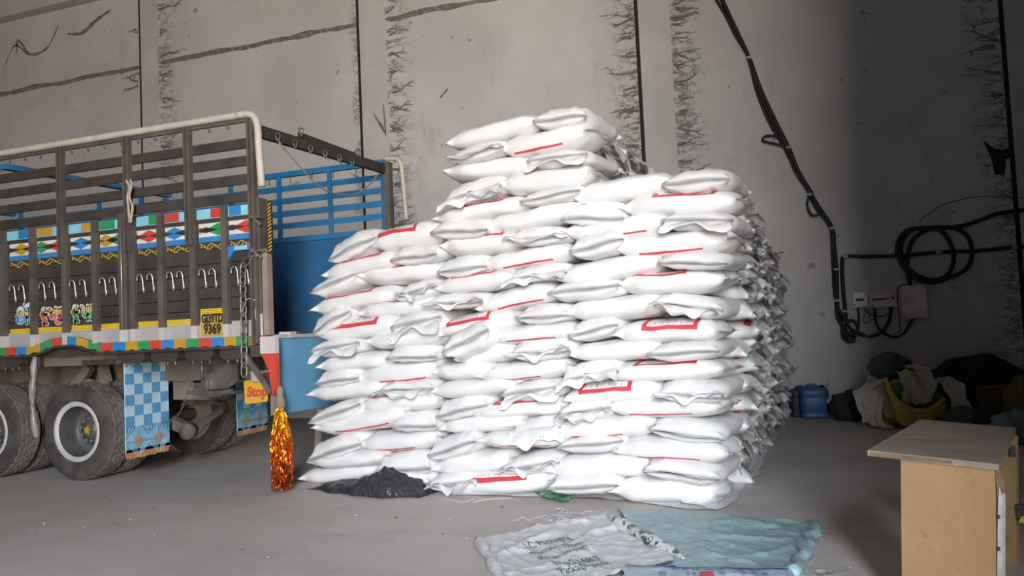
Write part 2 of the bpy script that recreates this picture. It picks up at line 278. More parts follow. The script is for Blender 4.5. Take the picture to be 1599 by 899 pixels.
# ------------------------------------------------------------------ materials
class NT:
    def __init__(s, name):
        s.m=bpy.data.materials.new(name); s.m.use_nodes=True; s.t=s.m.node_tree; s.n=s.t.nodes; s.l=s.t.links; s.b=s.n['Principled BSDF']
    def new(s,t): return s.n.new('ShaderNode'+t)
    def put(s,sock,v):
        if hasattr(v,'is_output'): s.l.new(v,sock)
        else: sock.default_value=v
    def math(s,op,a,b=0.0,c=None,clamp=False):
        x=s.new('Math'); x.operation=op; x.use_clamp=clamp; s.put(x.inputs[0],a); s.put(x.inputs[1],b)
        if c is not None: s.put(x.inputs[2],c)
        return x.outputs[0]
    def rng(s,v,a,b): return s.math('MULTIPLY',s.math('GREATER_THAN',v,a),s.math('LESS_THAN',v,b))
    def ss(s,v,a,b,lo=0.0,hi=1.0):
        x=s.new('MapRange'); x.interpolation_type='SMOOTHSTEP'; s.put(x.inputs[0],v)
        for i,q in enumerate((a,b,lo,hi)): s.put(x.inputs[i+1],q)
        return x.outputs[0]
    def noise(s,vec,scale,detail=4,rough=.6,sc3=None):
        if sc3:
            mp=s.new('Mapping'); s.put(mp.inputs[0],vec); mp.inputs['Scale'].default_value=sc3; vec=mp.outputs[0]
        x=s.new('TexNoise'); s.put(x.inputs['Vector'],vec); x.inputs['Scale'].default_value=scale; x.inputs['Detail'].default_value=detail; x.inputs['Roughness'].default_value=rough
        return x.outputs['Fac']
    def mix(s,f,a,b):
        x=s.new('Mix'); x.data_type='RGBA'; s.put(x.inputs[0],f)
        for i,v in ((6,a),(7,b)): s.put(x.inputs[i], v if hasattr(v,'is_output') else (*v,1))
        return x.outputs[2]
    def bump(s,h,st=.3,d=.01):
        x=s.new('Bump'); s.put(x.inputs['Height'],h); x.inputs['Strength'].default_value=st; x.inputs['Distance'].default_value=d
        s.l.new(x.outputs[0], s.b.inputs['Normal'])
    def pos(s): return s.new('NewGeometry').outputs['Position']
    def obc(s): return s.new('TexCoord').outputs['Object']
    def col(s,c): s.put(s.b.inputs['Base Color'], c if hasattr(c,'is_output') else (*c,1))
def mat(name, col, rough=.6, metal=0.0, var=.15, scale=6.0, dust=0.0, dustcol=(.30,.26,.21), bump=.15, bd=.004, spec=.5):
    t=NT(name); p=t.pos(); nz=t.noise(p,scale,5,.65); f=t.ss(nz,.3,.75)
    dark=tuple(c*(1-var) for c in col); lite=tuple(min(1,c*(1+var)) for c in col)
    c=t.mix(f,dark,lite)
    if dust: c=t.mix(t.math('MULTIPLY',t.ss(t.noise(p,scale*.35,6,.7),.35,.7),dust),c,dustcol)
    t.col(c); t.b.inputs['Roughness'].default_value=rough; t.b.inputs['Metallic'].default_value=metal; t.b.inputs['Specular IOR Level'].default_value=spec
    if bump: t.bump(t.noise(p,scale*6,3),bump,bd)
    return t.m

def lin(h, k=1.0):
    o=[]
    for i in (1,3,5):
        c=int(h[i:i+2],16)/255; c=c/12.92 if c<=.04045 else ((c+.055)/1.055)**2.4; o.append(c*k)
    return tuple(o)

# plaster wall: pale grey, with rough mortar smears beside the columns, their shadow painted in dark
PIL = [(-17.15,-16.65),(-12.16,-11.74),(-7.18,-6.66),(-2.18,-1.69),(2.80,3.30)]
WY = 12.5
def wall_mat():
    t=NT('wall_plaster'); p=t.pos(); x=t.new('SeparateXYZ'); t.l.new(p,x.inputs[0]); X=x.outputs[0]; Zc=x.outputs[2]
    base=t.mix(t.ss(t.noise(p,.55,5,.6),.3,.7),(.56,.555,.55),(.66,.655,.65))
    base=t.mix(t.math('MULTIPLY',t.ss(t.noise(p,2.2,6,.7,(1,1,.35)),.55,.8),.35),base,(.25,.245,.24))
    band=None
    warp=t.math('MULTIPLY',t.math('SUBTRACT',t.noise(p,2.3,3),.5),.5)
    xw=t.math('ADD',X,warp)
    for e,s in ((-16.65,1),(-11.74,1),(-6.66,1),(-2.18,-1),(-1.69,1),(2.80,-1),(-7.18,-.35)):
        d=t.math('MULTIPLY',t.math('SUBTRACT',xw,e),1/s)
        b=t.math('MULTIPLY',t.math('GREATER_THAN',d,-.05),t.ss(d,.08,.60,1,0))
        band=b if band is None else t.math('MAXIMUM',band,b)
    hair=t.ss(t.noise(p,9,7,.72,(.45,1,1.5)),.52,.66)
    ridg=t.math('ABSOLUTE',t.math('SUBTRACT',t.noise(p,3.2,6,.7,(.55,1,1.3)),.5))
    lines=t.ss(ridg,0.0,.035,1,0)
    mk=t.math('MULTIPLY',band,t.math('MAXIMUM',t.math('MULTIPLY',hair,.75),lines),clamp=True)
    # light lime wash right beside the column
    c=t.mix(t.math('MULTIPLY',band,.30),base,(.66,.66,.66))
    c=t.mix(mk,c,(.19,.175,.165))
    spots=t.ss(t.noise(p,5,2,.4),.74,.77)
    c=t.mix(t.math('MULTIPLY',spots,.5),c,(.14,.13,.12))
    t.col(c); t.b.inputs['Roughness'].default_value=.85; t.b.inputs['Specular IOR Level'].default_value=.2
    t.bump(t.math('SUBTRACT',t.noise(p,14,5),t.math('MULTIPLY',mk,1.5)),.35,.012)
    return t.m
def floor_mat():
    t=NT('concrete_floor'); p=t.pos()
    a=t.mix(t.ss(t.noise(p,.5,6,.65),.3,.72),(.49,.44,.40),(.63,.575,.53))
    a=t.mix(t.math('MULTIPLY',t.ss(t.noise(p,1.6,7,.75,(.35,1.2,1)),.52,.75),.55),a,(.32,.295,.275))
    a=t.mix(t.math('MULTIPLY',t.ss(t.noise(p,26,3,.5),.68,.74),.45),a,(.10,.095,.09))
    a=t.mix(t.math('MULTIPLY',t.ss(t.noise(p,33,2,.5,(1,1.3,1)),.74,.77),.5),a,(.48,.46,.44))
    t.col(a); t.b.inputs['Roughness'].default_value=.7; t.b.inputs['Specular IOR Level'].default_value=.3
    t.bump(t.noise(p,20,6,.7),.25,.006); return t.m
M_WALL=wall_mat(); M_FLOOR=floor_mat()
M_COL=mat('column_concrete',(.58,.575,.57),.85,var=.08,scale=1.5,bump=.2)
M_GAP=mat('dark_gap',(.03,.028,.026),.95,bump=0)
M_MORTAR=mat('shadow_toned_mortar',(.21,.19,.175),.95,var=.35,scale=9,bump=.4,bd=.01)  # mortar darkened to stand in for the shadows of its ragged relief
M_CEIL=mat('ceiling_sheet',(.12,.115,.11),.8,var=.1,scale=1)
M_SIDE=mat('dim_plaster',(.19,.195,.21),.9,var=.1,scale=1)

# ------------------------------------------------------------------ the setting
XL_, XR_, ZT = -21.0, 9.0, 10.2
box('floor',(XL_,DOOR[3]-.3,-.2),(XR_,13.2,0),M_FLOOR,kind='structure')
box('ceiling',(XL_,DOOR[3]-.3,ZT),(XR_,13.2,ZT+.2),M_CEIL,kind='structure')
wb=box('wall_back',(XL_,WY+.10,0),(XR_,WY+.45,ZT),M_GAP,kind='structure')
box('wall_left',(XL_-.3,DOOR[3]-.3,0),(XL_,13.2,ZT),M_SIDE,kind='structure')
box('wall_right',(XR_,DOOR[3]-.3,0),(XR_+.3,13.2,ZT),M_SIDE,kind='structure')
wf=MB(); wf.box((XL_,DOOR[3]-.3,0),(DOOR[0],DOOR[3],ZT)); wf.box((DOOR[1],DOOR[3]-.3,0),(XR_,DOOR[3],ZT)); wf.box((DOOR[0],DOOR[3]-.3,DOOR[2]),(DOOR[1],DOOR[3],ZT))
obj('wall_front',wf.me(),M_SIDE,kind='structure')
# unseen cross wall, added to block gate light so the far corner falls dark
box('wall_light_blocker',(1.75,-.45,0),(XR_,-.2,ZT),M_SIDE,kind='structure')
# infill panels in two courses between the columns; the course joint is at 7 m
xs=[XL_]+[v for p in PIL for v in p]+[XR_]
for i in range(0,len(xs),2):
    a,b=xs[i],xs[i+1]
    for z0,z1 in ((0,6.985),(7.015,ZT)):
        obj('panel',MB().box((a-.02 if i else a, WY, z0),(b-.062 if i<len(xs)-2 else b,WY+.12,z1)).me(),M_WALL,wb)
for k,(a,b) in enumerate(PIL):
    q=MB(); q.box((a,WY-.007,0),(b,WY+.12,ZT)); c=obj(f'trim_{k+1}',q.me(),M_COL,kind='structure')
    # dark open joint on the column's shaded edge
    obj('joint',MB().box((a-.075,WY+.012,0),(a,WY+.05,ZT),0,.006).me(),M_GAP,c)
# rough mortar squeezed out of the course joint
def mortar_strip(name,x0,x1,z,seed,m=M_MORTAR):
    r=random.Random(seed); vs=[];N=int((x1-x0)/.11)
    for i in range(N+1):
        x=x0+(x1-x0)*i/N; w=.035+.035*noise.noise((x*2.1,seed,0))+r.uniform(0,.02); dz=.03*noise.noise((x*1.3,seed+9,0))
        vs+=[(x,WY-.002,z+dz+w),(x,WY-.018-r.uniform(0,.014),z+dz+w*.3),(x,WY-.014-r.uniform(0,.012),z+dz-w*.4),(x,WY-.002,z+dz-w)]
    fs=[(4*i+k,4*i+k+1,4*i+k+5,4*i+k+4) for i in range(N) for k in range(3)]
    return mesh(vs,fs)
M_JOINT=mat('joint_mortar',(.24,.225,.21),.95,var=.4,scale=14,bump=.5,bd=.012)
for i in range(0,len(xs)-2,2):
    if xs[i+1]<-1: obj('mortar_joint',mortar_strip('j',xs[i]+.1,xs[i+1]-.05,7.0,i),M_JOINT,wb)
# ragged mortar roots spreading sideways from the columns, shadow put into their colour
def roots(x,sgn,z0,z1,n,seed):
    r=random.Random(seed); b=MB()
    def branch(px,pz,a,L,w,dep):
        pts=[(px,pz)]; st=.055
        for k in range(int(L/st)):
            a=a*.9+r.uniform(-.55,.55); px+=math.cos(a)*st*sgn; pz+=math.sin(a)*st*.6; pts.append((px,pz))
            if dep<2 and r.random()<.30: branch(px,pz,a+r.choice((-.8,.8)),L*.5,w*.6,dep+1)
        if len(pts)>1:
            ribbon(b,pts,w,WY-.001,.006+.006*r.random(),0,lambda t:1-.85*t)
    for k in range(n):
        z=z0+(z1-z0)*(k//3*3+r.uniform(0,1.3))/n; branch(x+r.uniform(-.01,.10)*sgn,z,r.uniform(-.6,.6),r.uniform(.10,.46),r.uniform(.016,.055),0)
    return b.me()
for x,s,z0,z1,cnt in ((-16.62,1,3.5,9.0,36),(-11.72,1,3.3,8.6,34),(-6.64,1,2.6,7.8,46),(-2.24,-1,3.2,6.6,34),(-1.68,1,2.9,6.6,46),(2.75,-1,3.2,6.6,30),(-12.2,-1,6.5,8.2,5),(-7.24,-1,4.2,6,3)):
    obj('mortar_roots',roots(x,s,z0,z1,cnt,int(x*10)),M_MORTAR,wb,kind='stuff')
# torn patch at the dark end of the wall and the sagging mortar line near the roof beam
q=MB(); q.poly([(2.44,WY,3.70),(2.56,WY,3.58),(2.68,WY,3.55),(2.79,WY,3.60),(2.79,WY,3.45),(2.69,WY,3.42),(2.66,WY,3.22),(2.55,WY,3.22),(2.52,WY,3.45)],(0,-.02,0))
T2=lambda t:.25+.75*math.sin(PI*t)+.25*math.sin(t*37)
sp=lambda L:[(p.x,p.y) for p in smooth_path([(a,b,0) for a,b in L],6)]
obj('torn_patch',q.me(),M_GAP,wb)
q=MB()
ribbon(q,sp([(-15.9,7.6),(-15.6,8.0),(-15.2,7.75),(-14.9,7.72),(-14.6,7.85),(-14.3,8.3)]),.05,WY,.012,wf=T2); ribbon(q,sp([(-14.1,8.0),(-13.7,7.95),(-13.3,8.15),(-12.9,8.3)]),.08,WY,.012,wf=T2)
ribbon(q,sp([(-15.2,7.75),(-15.5,8.1),(-15.55,7.8)]),.05,WY,.012,wf=T2); ribbon(q,sp([(-6.95,5.35),(-6.8,5.1),(-6.72,4.95)]),.05,WY-.007,.01,wf=T2); ribbon(q,sp([(-6.75,5.5),(-6.73,5.2),(-6.72,4.9)]),.03,WY-.007,.01,wf=T2); ribbon(q,sp([(-5.65,5.45),(-5.5,5.58)]),.03,WY,.01)
obj('mortar_scar',q.me(),M_MORTAR,wb)
box('trim_6',(XL_,WY-.25,8.55),(-12.2,WY,ZT),M_COL,kind='structure')

# ------------------------------------------------------------------ the sacks
def sack_mat(name, style):
    t=NT(name); uv=t.new('UVMap'); uv.uv_map='UVMap'; sx=t.new('SeparateXYZ'); t.l.new(uv.outputs[0],sx.inputs[0])
    oi=t.new('ObjectInfo'); rnd=oi.outputs['Random']
    u=t.math('ADD',sx.outputs[0],t.math('MULTIPLY',t.math('SUBTRACT',rnd,.5),.16)); v=sx.outputs[1]
    p=t.obc()
    wv=t.math('MULTIPLY',t.math('SUBTRACT',t.noise(p,3,2),.5),.018); v=t.math('ADD',v,wv)
    f=t.ss(t.noise(p,5,4,.6),.35,.7)
    c=t.mix(f,(.80,.795,.785),(.85,.85,.845))
    c=t.mix(t.math('MULTIPLY',t.ss(t.noise(p,3.5,5,.7),.58,.8),.16),c,(.55,.52,.48))
    red=(.68,.065,.085); msk=None; ink=None
    if style in 'tu':
        lo,hi=(.385,.425) if style=='t' else (.435,.482)
        line=t.math('MULTIPLY',t.rng(v,lo,hi),t.rng(u,.2,.74))
        vert=t.math('MULTIPLY',t.rng(v,.18,hi),t.math('MAXIMUM',t.rng(u,.2,.245),t.rng(u,.695,.74)))
        msk=t.math('MAXIMUM',line,vert)
        rows=t.math('LESS_THAN',t.math('FRACT',t.math('MULTIPLY',u,16)),.30)
        ink=t.math('MULTIPLY',t.math('MULTIPLY',rows,t.math('GREATER_THAN',t.noise(sx.outputs[0].node.inputs[0].links[0].from_socket,1,2,.5,(34,70,1)),.56)),t.math('MULTIPLY',t.rng(u,.28,.66),t.rng(v,.24,lo-.02)))
    elif style=='b':
        msk=t.math('MULTIPLY',t.rng(v,.572,.602),t.rng(u,.2,.76))
    elif style=='e':
        msk=t.math('MULTIPLY',t.rng(u,.80,.86),t.rng(v,.08,.42))
    if msk is not None: c=t.mix(msk,c,red)
    if ink is not None: c=t.mix(t.math('MULTIPLY',ink,.8),c,(.07,.06,.06))
    t.col(c); t.b.inputs['Roughness'].default_value=.42; t.b.inputs['Specular IOR Level'].default_value=.45
    cr=t.math('ABSOLUTE',t.math('SUBTRACT',t.noise(p,5.5,5,.65,(1,1.6,2.2)),.5))
    t.bump(t.math('ADD',t.ss(cr,0,.10),t.math('MULTIPLY',t.noise(p,60,2),.12)),.22,.02)
    return t.m
M_SACK={s:sack_mat('sack_weave_'+k,s) for s,k in (('n','plain'),('t','top_print'),('u','frame_print'),('b','under_print'),('e','end_print'))}
M_FLAP=mat('sack_flap',(.80,.795,.79),.45,var=.05,scale=4,bump=.3,bd=.01)

def ssm(a,b,x):
    x=max(0,min(1,(x-a)/(b-a))); return x*x*(3-2*x)
def sack_mesh(seed, kind):
    r=random.Random(seed); NV=28
    us=[-1,-.985,-.95,-.90,-.84,-.76,-.66,-.54,-.40,-.25,-.1,.05,.2,.35,.48,.60,.71,.80,.87,.92,.96,.985,1]
    rows=[]
    fl=.030
    for u in us: rows.append((u,0))
    rows=[(-1,1)]+rows+[(1,1)]
    ph=[r.uniform(0,6.3) for _ in range(6)]; bend=r.uniform(-.06,.10); skew=r.uniform(-.05,.05); tw=r.uniform(-.12,.12); k1=r.randint(4,7); sag=r.uniform(0,.12); drp=r.uniform(-.05,.26)
    vs=[];uvs=[]
    pe,pw=(5.5,.56) if kind=='long' else (9.0,.5) if kind=='end' else (5.0,.52)
    if kind!='long': fl=.012
    for u,fx in rows:
        au=abs(u); g=ssm(.45,1,au)
        t=.5*max(0,(1-au**pe))**pw; t=max(t,.018)
        w=.5*(1-.05*au*au+.05*ssm(.9,1,au)) - .045*ssm(.6,.9,au)+.045*ssm(.92,1,au)-(.17*ssm(.5,1,au)**2 if kind=='flank' else 0)
        x=.5*u+math.copysign(fl*fx,u)
        for j in range(NV):
            a=2*PI*j/NV; ca,sa=math.cos(a),math.sin(a); e=2/2.7
            y=w*math.copysign(abs(ca)**e,ca); z=t*math.copysign(abs(sa)**e,sa)
            z*=1+.13*g*math.sin(k1*6*y+ph[0]+2*u)*(1 if sa>0 else .7)
            lump=noise.noise((x*3.1+seed*7,y*3.3,sa*.9+seed))
            z+=.075*lump*(t/.5); y+=.030*noise.noise((x*4+9,z*2.5,seed*3+1))
            z+=.035*noise.noise((x*7+seed,y*9,sa))*(t/.5)
            z+=(-bend*(u*u)+tw*u*y)+sag*-.4*(abs(y)*2)**3*.3
            z+=(.05 if kind=='long' else .022)*math.sin(9*y+ph[1])*ssm(.9,1,au)*(1 if u>0 else -1)-(0 if kind=='long' else drp*ssm(.80,1,au))
            xx=x+.018*math.sin(7*y+ph[2])*g+skew*y
            vs.append((xx,y,z)); uvs.append((x+.5,j/NV))
    R=len(rows); fs=[];fu=[]
    for i in range(R-1):
        for j in range(NV):
            j2=(j+1)%NV; fs.append((i*NV+j,(i+1)*NV+j,(i+1)*NV+j2,i*NV+j2))
            x0=uvs[i*NV][0];x1=uvs[(i+1)*NV][0]; fu+=[(x0,j/NV),(x1,j/NV),(x1,(j+1)/NV),(x0,(j+1)/NV)]
    fs=[f[::-1] for f in fs]; fu=[q for k in range(0,len(fu),4) for q in fu[k:k+4][::-1]]
    cap0=tuple(range(NV)); cap1=tuple((R-1)*NV+j for j in range(NV-1,-1,-1))
    fs+=[cap0,cap1]; fu+=[(.0,.7)]*NV+[(1.0,.7)]*NV
    me=mesh(vs,fs,True,name='sack'); ul=me.uv_layers.new(name='UVMap')
    ul.data.foreach_set('uv',[c for q in fu for c in q])
    me.materials.append(M_SACK['n']); return me
def flap_mesh(seed):
    """loose, crumpled hem at one end of a sack (unit sack space)"""
    r=random.Random(seed*31+5); NX,NY=5,22; vs=[]; ph=[r.uniform(0,6.3) for _ in range(5)]; L=r.uniform(.06,.12); dr=r.uniform(-.75,.15)
    for side in (1,-1):
        for i in range(NX+1):
            s=i/NX
            for j in range(NY+1):
                y=(j/NY-.5)*(.90+.12*s)
                x=.485+L*s*(.75+.35*math.sin(5*y+ph[0])+.3*(abs(y)*2)**3)
                z=-.08+dr*s*s+s*(.16*math.sin(8*y+ph[1])+.07*math.sin(19*y+ph[2]))+.35*s*noise.noise((y*4,s*2,seed))+side*.014
                vs.append((x,y,z))
    fs=[]; W=NY+1; B=(NX+1)*W
    for i in range(NX):
        for j in range(NY):
            a=i*W+j; fs.append((a,a+W,a+W+1,a+1)); fs.append((B+a+1,B+a+W+1,B+a+W,B+a))
    for j in range(NY): a=NX*W+j; fs.append((a,a+B,a+B+1,a+1))
    return mesh(vs,fs,True,name='flap')
LONG=[sack_mesh(k+1,'long') for k in range(8)]
ENDM=[sack_mesh(k+40,'end') for k in range(8)]
FLANK=[sack_mesh(k+80,'flank') for k in range(8)]
FLAP=[flap_mesh(k) for k in range(8)]
ORD=['first','second','third','fourth','fifth','sixth','seventh','eighth','ninth','tenth','eleventh','twelfth','thirteenth','fourteenth','fifteenth','sixteenth','seventeenth','eighteenth','nineteenth','twentieth','twenty-first','twenty-second','twenty-third','twenty-fourth','twenty-fifth']
def put_sack(me, c, ax, ay, az, dims, style, label, group, flap=None):
    R=Matrix((ax,ay,az)).transposed().to_4x4(); R.translation=c
    o=obj('sack',me); o.matrix_world=R @ Matrix.Diagonal((*dims,1)); o['label']=label; o['category']='sack'; o['group']=group
    o.material_slots[0].link='OBJECT'; o.material_slots[0].material=M_SACK[style]
    if flap is not None: obj('end_flap',flap,M_FLAP,o)
    return o
COLN={'l':'column beside the tailgate','m':'tall middle column','r':'column at the shaded corner'}
cnt={}
for i,(col,ty,pr,x0,y0,z0,x1,y1,z1,th) in enumerate(sorted(FRONT,key=lambda f:-(f[5]+f[8]))):
    p0=V(x0,y0,z0); p1=V(x1,y1,z1); d=p1-p0; L=d.length; e=d.normalized(); k=(col,ty); cnt[k]=cnt.get(k,0)+1
    back=Vector((0,0,1)).cross(e).normalized(); upv=e.cross(back).normalized()
    th*=1.10; mid=(p0+p1)/2
    if mid.z-th/2<.004: mid.z=th/2+.004
    look={'n':'plain','t':'red striped','u':'red framed','b':'red edged'}[pr if ty=='L' else 'n']
    if ty=='L':
        lab=f'{look} white sack lying lengthwise, {ORD[cnt[k]-1]} lengthwise one down the {COLN[col]}'
        dep=.55; put_sack(LONG[i%8],mid+back*(dep*.46),e,back,upv,(L*1.03,dep,th),pr,lab,'sacks in the sunlit front of the stack')
    else:
        fl=FLAP[i%8] if pr=='r' else None
        lab=f'{"crumpled" if fl else "smooth"} white sack laid end-on, {ORD[cnt[k]-1]} end-on one down the {COLN[col]}'
        dep=.86; put_sack(ENDM[i%8],mid+back*(dep*.45),-back,e,upv,(dep,L*1.04,th),('n'),lab,'sacks in the sunlit front of the stack',fl)
# shaded flank of the stack running back to the wall: sack ends with loose hems
FG='sack ends on the shaded flank of the stack'
NL=16
for lay in range(NL):
    zc=.082+lay*.1585
    y=6.78+(.35 if lay%2==0 else 0); k=0
    while y<11.75 and k<9:
        w=RND.uniform(.50,.60); 
        ybend=(y-6.3)/5.5
        xs_=-.47+ybend*(.24-.15*((lay-7)/8)**2)+RND.uniform(-.08,.07)-(.16 if lay<3 else 0)*(1-ybend)
        tilt=RND.uniform(-.07,.07); e=V(0,math.cos(tilt),math.sin(tilt)); out=V(1,RND.uniform(-.14,.10),RND.uniform(-.10,.08)).normalized()
        upv=out.cross(e).normalized(); e=upv.cross(out).normalized()
        th=.172*RND.uniform(.95,1.08); z=zc+RND.uniform(-.012,.012)-(.02+.10*ybend if lay>13 else 0)*(lay-13)/3
        z=max(z,th*.53)
        st='e' if RND.random()<.22 else 'n'
        put_sack(FLANK[RND.randrange(8)],V(xs_-.43,y+w/2,z),out,e,upv,(.86,w*1.05,th),st,
            f'{"red marked" if st=="e" else "plain"} white sack end on shaded flank, {ORD[lay]} layer up, {ORD[k]} behind the corner',FG,FLAP[RND.randrange(8)] if RND.random()<.65 else None)
        y+=w; k+=1
# upper flank of the tall middle column, seen over the corner column
UG='sack ends high on the middle column'
for lay in range(5):
    zc=2.60+lay*.152; y=6.95+(.3 if lay%2 else 0); k=0
    while y<11.6 and k<8:
        w=RND.uniform(.52,.62); xs_=-1.66+.10*(y-6.5)/5+RND.uniform(-.05,.05)
        tilt=RND.uniform(-.10,.10); e=V(0,math.cos(tilt),math.sin(tilt)); out=V(1,RND.uniform(-.15,.1),RND.uniform(-.12,.08)).normalized(); upv=out.cross(e).normalized(); e=upv.cross(out).normalized()
        st='e' if RND.random()<.2 else 'n'
        put_sack(FLANK[RND.randrange(8)],V(xs_-.43,y+w/2,zc),out,e,upv,(.86,w*1.05,.175),st,
            f'{"red marked" if st=="e" else "plain"} white sack end above the corner column, {ORD[lay]} upper layer, {ORD[k]} in',UG,FLAP[RND.randrange(8)] if RND.random()<.7 else None)
        y+=w; k+=1

# ------------------------------------------------------------------ the truck (rear end; tail at x = -4.88, near side at y = 6.5)
P_BLUE=mat('truck_blue',lin('#2c7fb8'),.45,var=.12,scale=3,dust=.25,dustcol=(.16,.20,.24))
P_PANEL=mat('truck_panel_blue',lin('#2a6b9c'),.5,var=.2,scale=1.6,dust=.55,dustcol=(.10,.14,.18))
P_TAIL=mat('tailgate_blue',lin('#6cb4de'),.5,var=.12,scale=2.5,dust=.5,dustcol=(.24,.33,.38))
P_BLACK=mat('truck_black_wood',(.052,.043,.037),.6,var=.25,scale=5,dust=.25,dustcol=(.13,.105,.085))
P_POST=mat('truck_post',(.105,.088,.075),.55,var=.25,scale=6,dust=.3,dustcol=(.2,.17,.14))
P_PIPE=mat('cream_pipe',(.62,.57,.50),.5,var=.12,scale=5,dust=.3,dustcol=(.4,.34,.28))
P_WHITE=mat('dirty_white_paint',(.60,.57,.54),.6,var=.08,scale=4,dust=.3,dustcol=(.4,.37,.34))
P_GREY=mat('skirt_grey',(.43,.42,.41),.6,var=.08,scale=3,dust=.25,dustcol=(.3,.28,.26))
def paint(n,h): return mat('paint_'+n,lin(h),.5,var=.08,scale=9,dust=.18,dustcol=(.25,.22,.2),bump=.05)
C_R=paint('red','#cf4434'); C_B=paint('blue','#2f86c8'); C_Y=paint('ochre','#c99a2a'); C_G=paint('green','#2f9a5c'); C_L=paint('sky','#8fd3ea'); C_W=paint('white','#e6e4df'); C_K=paint('black','#2c2622'); C_YL=paint('yellow','#f2c818'); C_WV=paint('pale_yellow','#cfae3c')
PAINTS=[C_R,C_B,C_Y,C_G,C_L,C_W,C_K]
M_STEEL=mat('worn_steel',(.30,.28,.26),.45,.7,var=.3,scale=9,dust=.5,dustcol=(.18,.15,.12))
M_CHROME=mat('hook_steel',(.70,.68,.65),.3,.8,var=.1,scale=9,bump=0)
M_CHASSIS=mat('dusty_chassis',(.185,.150,.115),.85,var=.25,scale=4,dust=.4,dustcol=(.26,.215,.17))
M_AXLE=mat('muddy_axle',(.15,.125,.10),.9,var=.3,scale=6,dust=.5,dustcol=(.24,.20,.16))
M_TYRE=mat('tyre_rubber',(.045,.041,.037),.85,var=.3,scale=7,dust=.6,dustcol=(.15,.135,.12),bump=.3)
M_TREAD=mat('tyre_tread',(.12,.11,.10),.9,var=.25,scale=9,dust=.7,dustcol=(.24,.22,.20),bump=.3)
M_RIM=mat('rim_paint',(.62,.60,.57),.45,var=.1,scale=6,dust=.3,dustcol=(.3,.26,.22))
M_RIMIN=mat('rim_inner',(.10,.105,.11),.5,.2,var=.2,scale=6,dust=.35,dustcol=(.2,.17,.14))
M_ROPE=mat('rope_fibre',(.36,.31,.26),.9,var=.2,scale=30)
M_CLOTH=mat('rag_cloth',(.50,.43,.36),.9,var=.2,scale=12)

YN, YF, XT, XF = 6.5, 9.0, -4.88, -11.6
truck=thing('truck','open goods truck with black painted side, blue slatted far side and cream top pipe','truck',None,(XT,(YN+YF)/2,0))
TI=Matrix.Translation((-XT,-(YN+YF)/2,0))
def tp(name,me,m,parent=None,**k):
    """a part of the truck, its mesh given in world metres"""
    o=obj(name,me,m,**k)
    o.parent=parent or truck
    if parent is None: o.matrix_parent_inverse=TI
    return o
def tb(name,a,b,m,parent=None,j=0.0,**k): return tp(name,MB().box(a,b,0,j).me(),m,parent,**k)

# deck and near side boards
tb('deck',(XF,YN+.05,1.36),(XT,YF,1.46),P_BLACK)
zs=[1.63,1.745,1.86,1.975,2.09,2.205,2.36]
side=None
for a,b in zip(zs[:-1],zs[1:]): tb('side_plank',(XF,YN-.001*RND.random(),a+.004),(XT-.03,YN+.035,b-.004),P_BLACK)
tb('side_plank',(XF,YN,2.36),(XT-.03,YN+.035,2.60),P_BLACK); tb('side_plank',(XF,YN,2.60),(XT-.03,YN+.035,2.655),P_BLACK)
tb('top_board',(XF,YN-.012,2.655),(XT-.05,YN+.05,2.755),C_L)
tb('skirt_board',(XF,YN-.005,1.475),(XT-.03,YN+.03,1.63),P_GREY)
# painted colour blocks on the top board
cols=[C_L,C_B, C_Y,C_L, C_L,C_Y, C_G,C_L, C_L,C_G, C_R,C_L, C_L,C_R, C_B,C_L]
for k in range(8):
    a,b,c=BLOCKS[3*k:3*k+3]
    for q,(x0,x1) in enumerate(((a,b),(b,c))): tb('painted_block',(x0,YN-.016,2.662),(x1,YN-.012,2.752),cols[2*k+q])
# frieze: white ground, coloured and black lozenges, blue strip, wavy yellow line, each bay of its own
dc=[2,3,0,1,2,3,0,1,2,3,0]
DX=[-8.43]+DIAM+[-4.95]
for k in range(8):
    x0,x1=BAYS[2*k],BAYS[2*k+1]
    def clip(poly):      # polygon clipped to the bay
        for lim,sg in ((x0+.004,1),(x1-.004,-1)):
            out=[]
            for i,p in enumerate(poly):
                q=poly[i-1]; pi=(p[0]-lim)*sg>=0; qi=(q[0]-lim)*sg>=0
                if pi!=qi:
                    t=(lim-q[0])/(p[0]-q[0]); out.append((lim,q[1]+(p[1]-q[1])*t))
                if pi: out.append(p)
            poly=out
            if not poly: break
        return poly
    m=MB(); m.box((x0,YN-.004,2.478),(x1,YN+.002,2.612),5); m.box((x0,YN-.006,2.425),(x1,YN+.002,2.478),1)
    for i,c in enumerate(DIAM):
        hw=.165; p=clip([(c-hw,2.545),(c,2.480),(c+hw,2.545),(c,2.608)])
        if len(p)>2: m.poly([(x,YN-.0055,z) for x,z in p],(0,.002,0),dc[i])
    for i in range(len(DX)-1):
        c=(DX[i]+DX[i+1])/2; hw=(DX[i+1]-DX[i])*.5; p=clip([(c-hw,2.545),(c,2.516),(c+hw,2.545),(c,2.574)])
        if len(p)>2: m.poly([(x,YN-.007,z) for x,z in p],(0,.002,0),6)
    fr=tp('painted_frieze',m.me(),PAINTS)
    m=MB(); N=28; w=x1-x0-.03
    for ph in (0,.5):
        path=[]
        for i in range(N+1):
            t=i/N; path.append((x0+.015+w*t, 2.378+.020*math.sin(2*PI*(2.0*t+ph*.55))+(.012 if ph else -.006)))
        ribbon(m,path,.011,YN-.001,.003)
    tp('painted_wave',m.me(),C_WV)
    yz0=1.66 if k<3 else 1.645
    if k!=7:
        m=MB()
        zt={6:1.762}.get(k,1.672); 
        for q in range(3): m.box((x0,YN-.008,zt-.018*(q+1)+.003),(x1,YN-.001,zt-.018*q))
        tp('yellow_stripes',m.me(),C_YL)
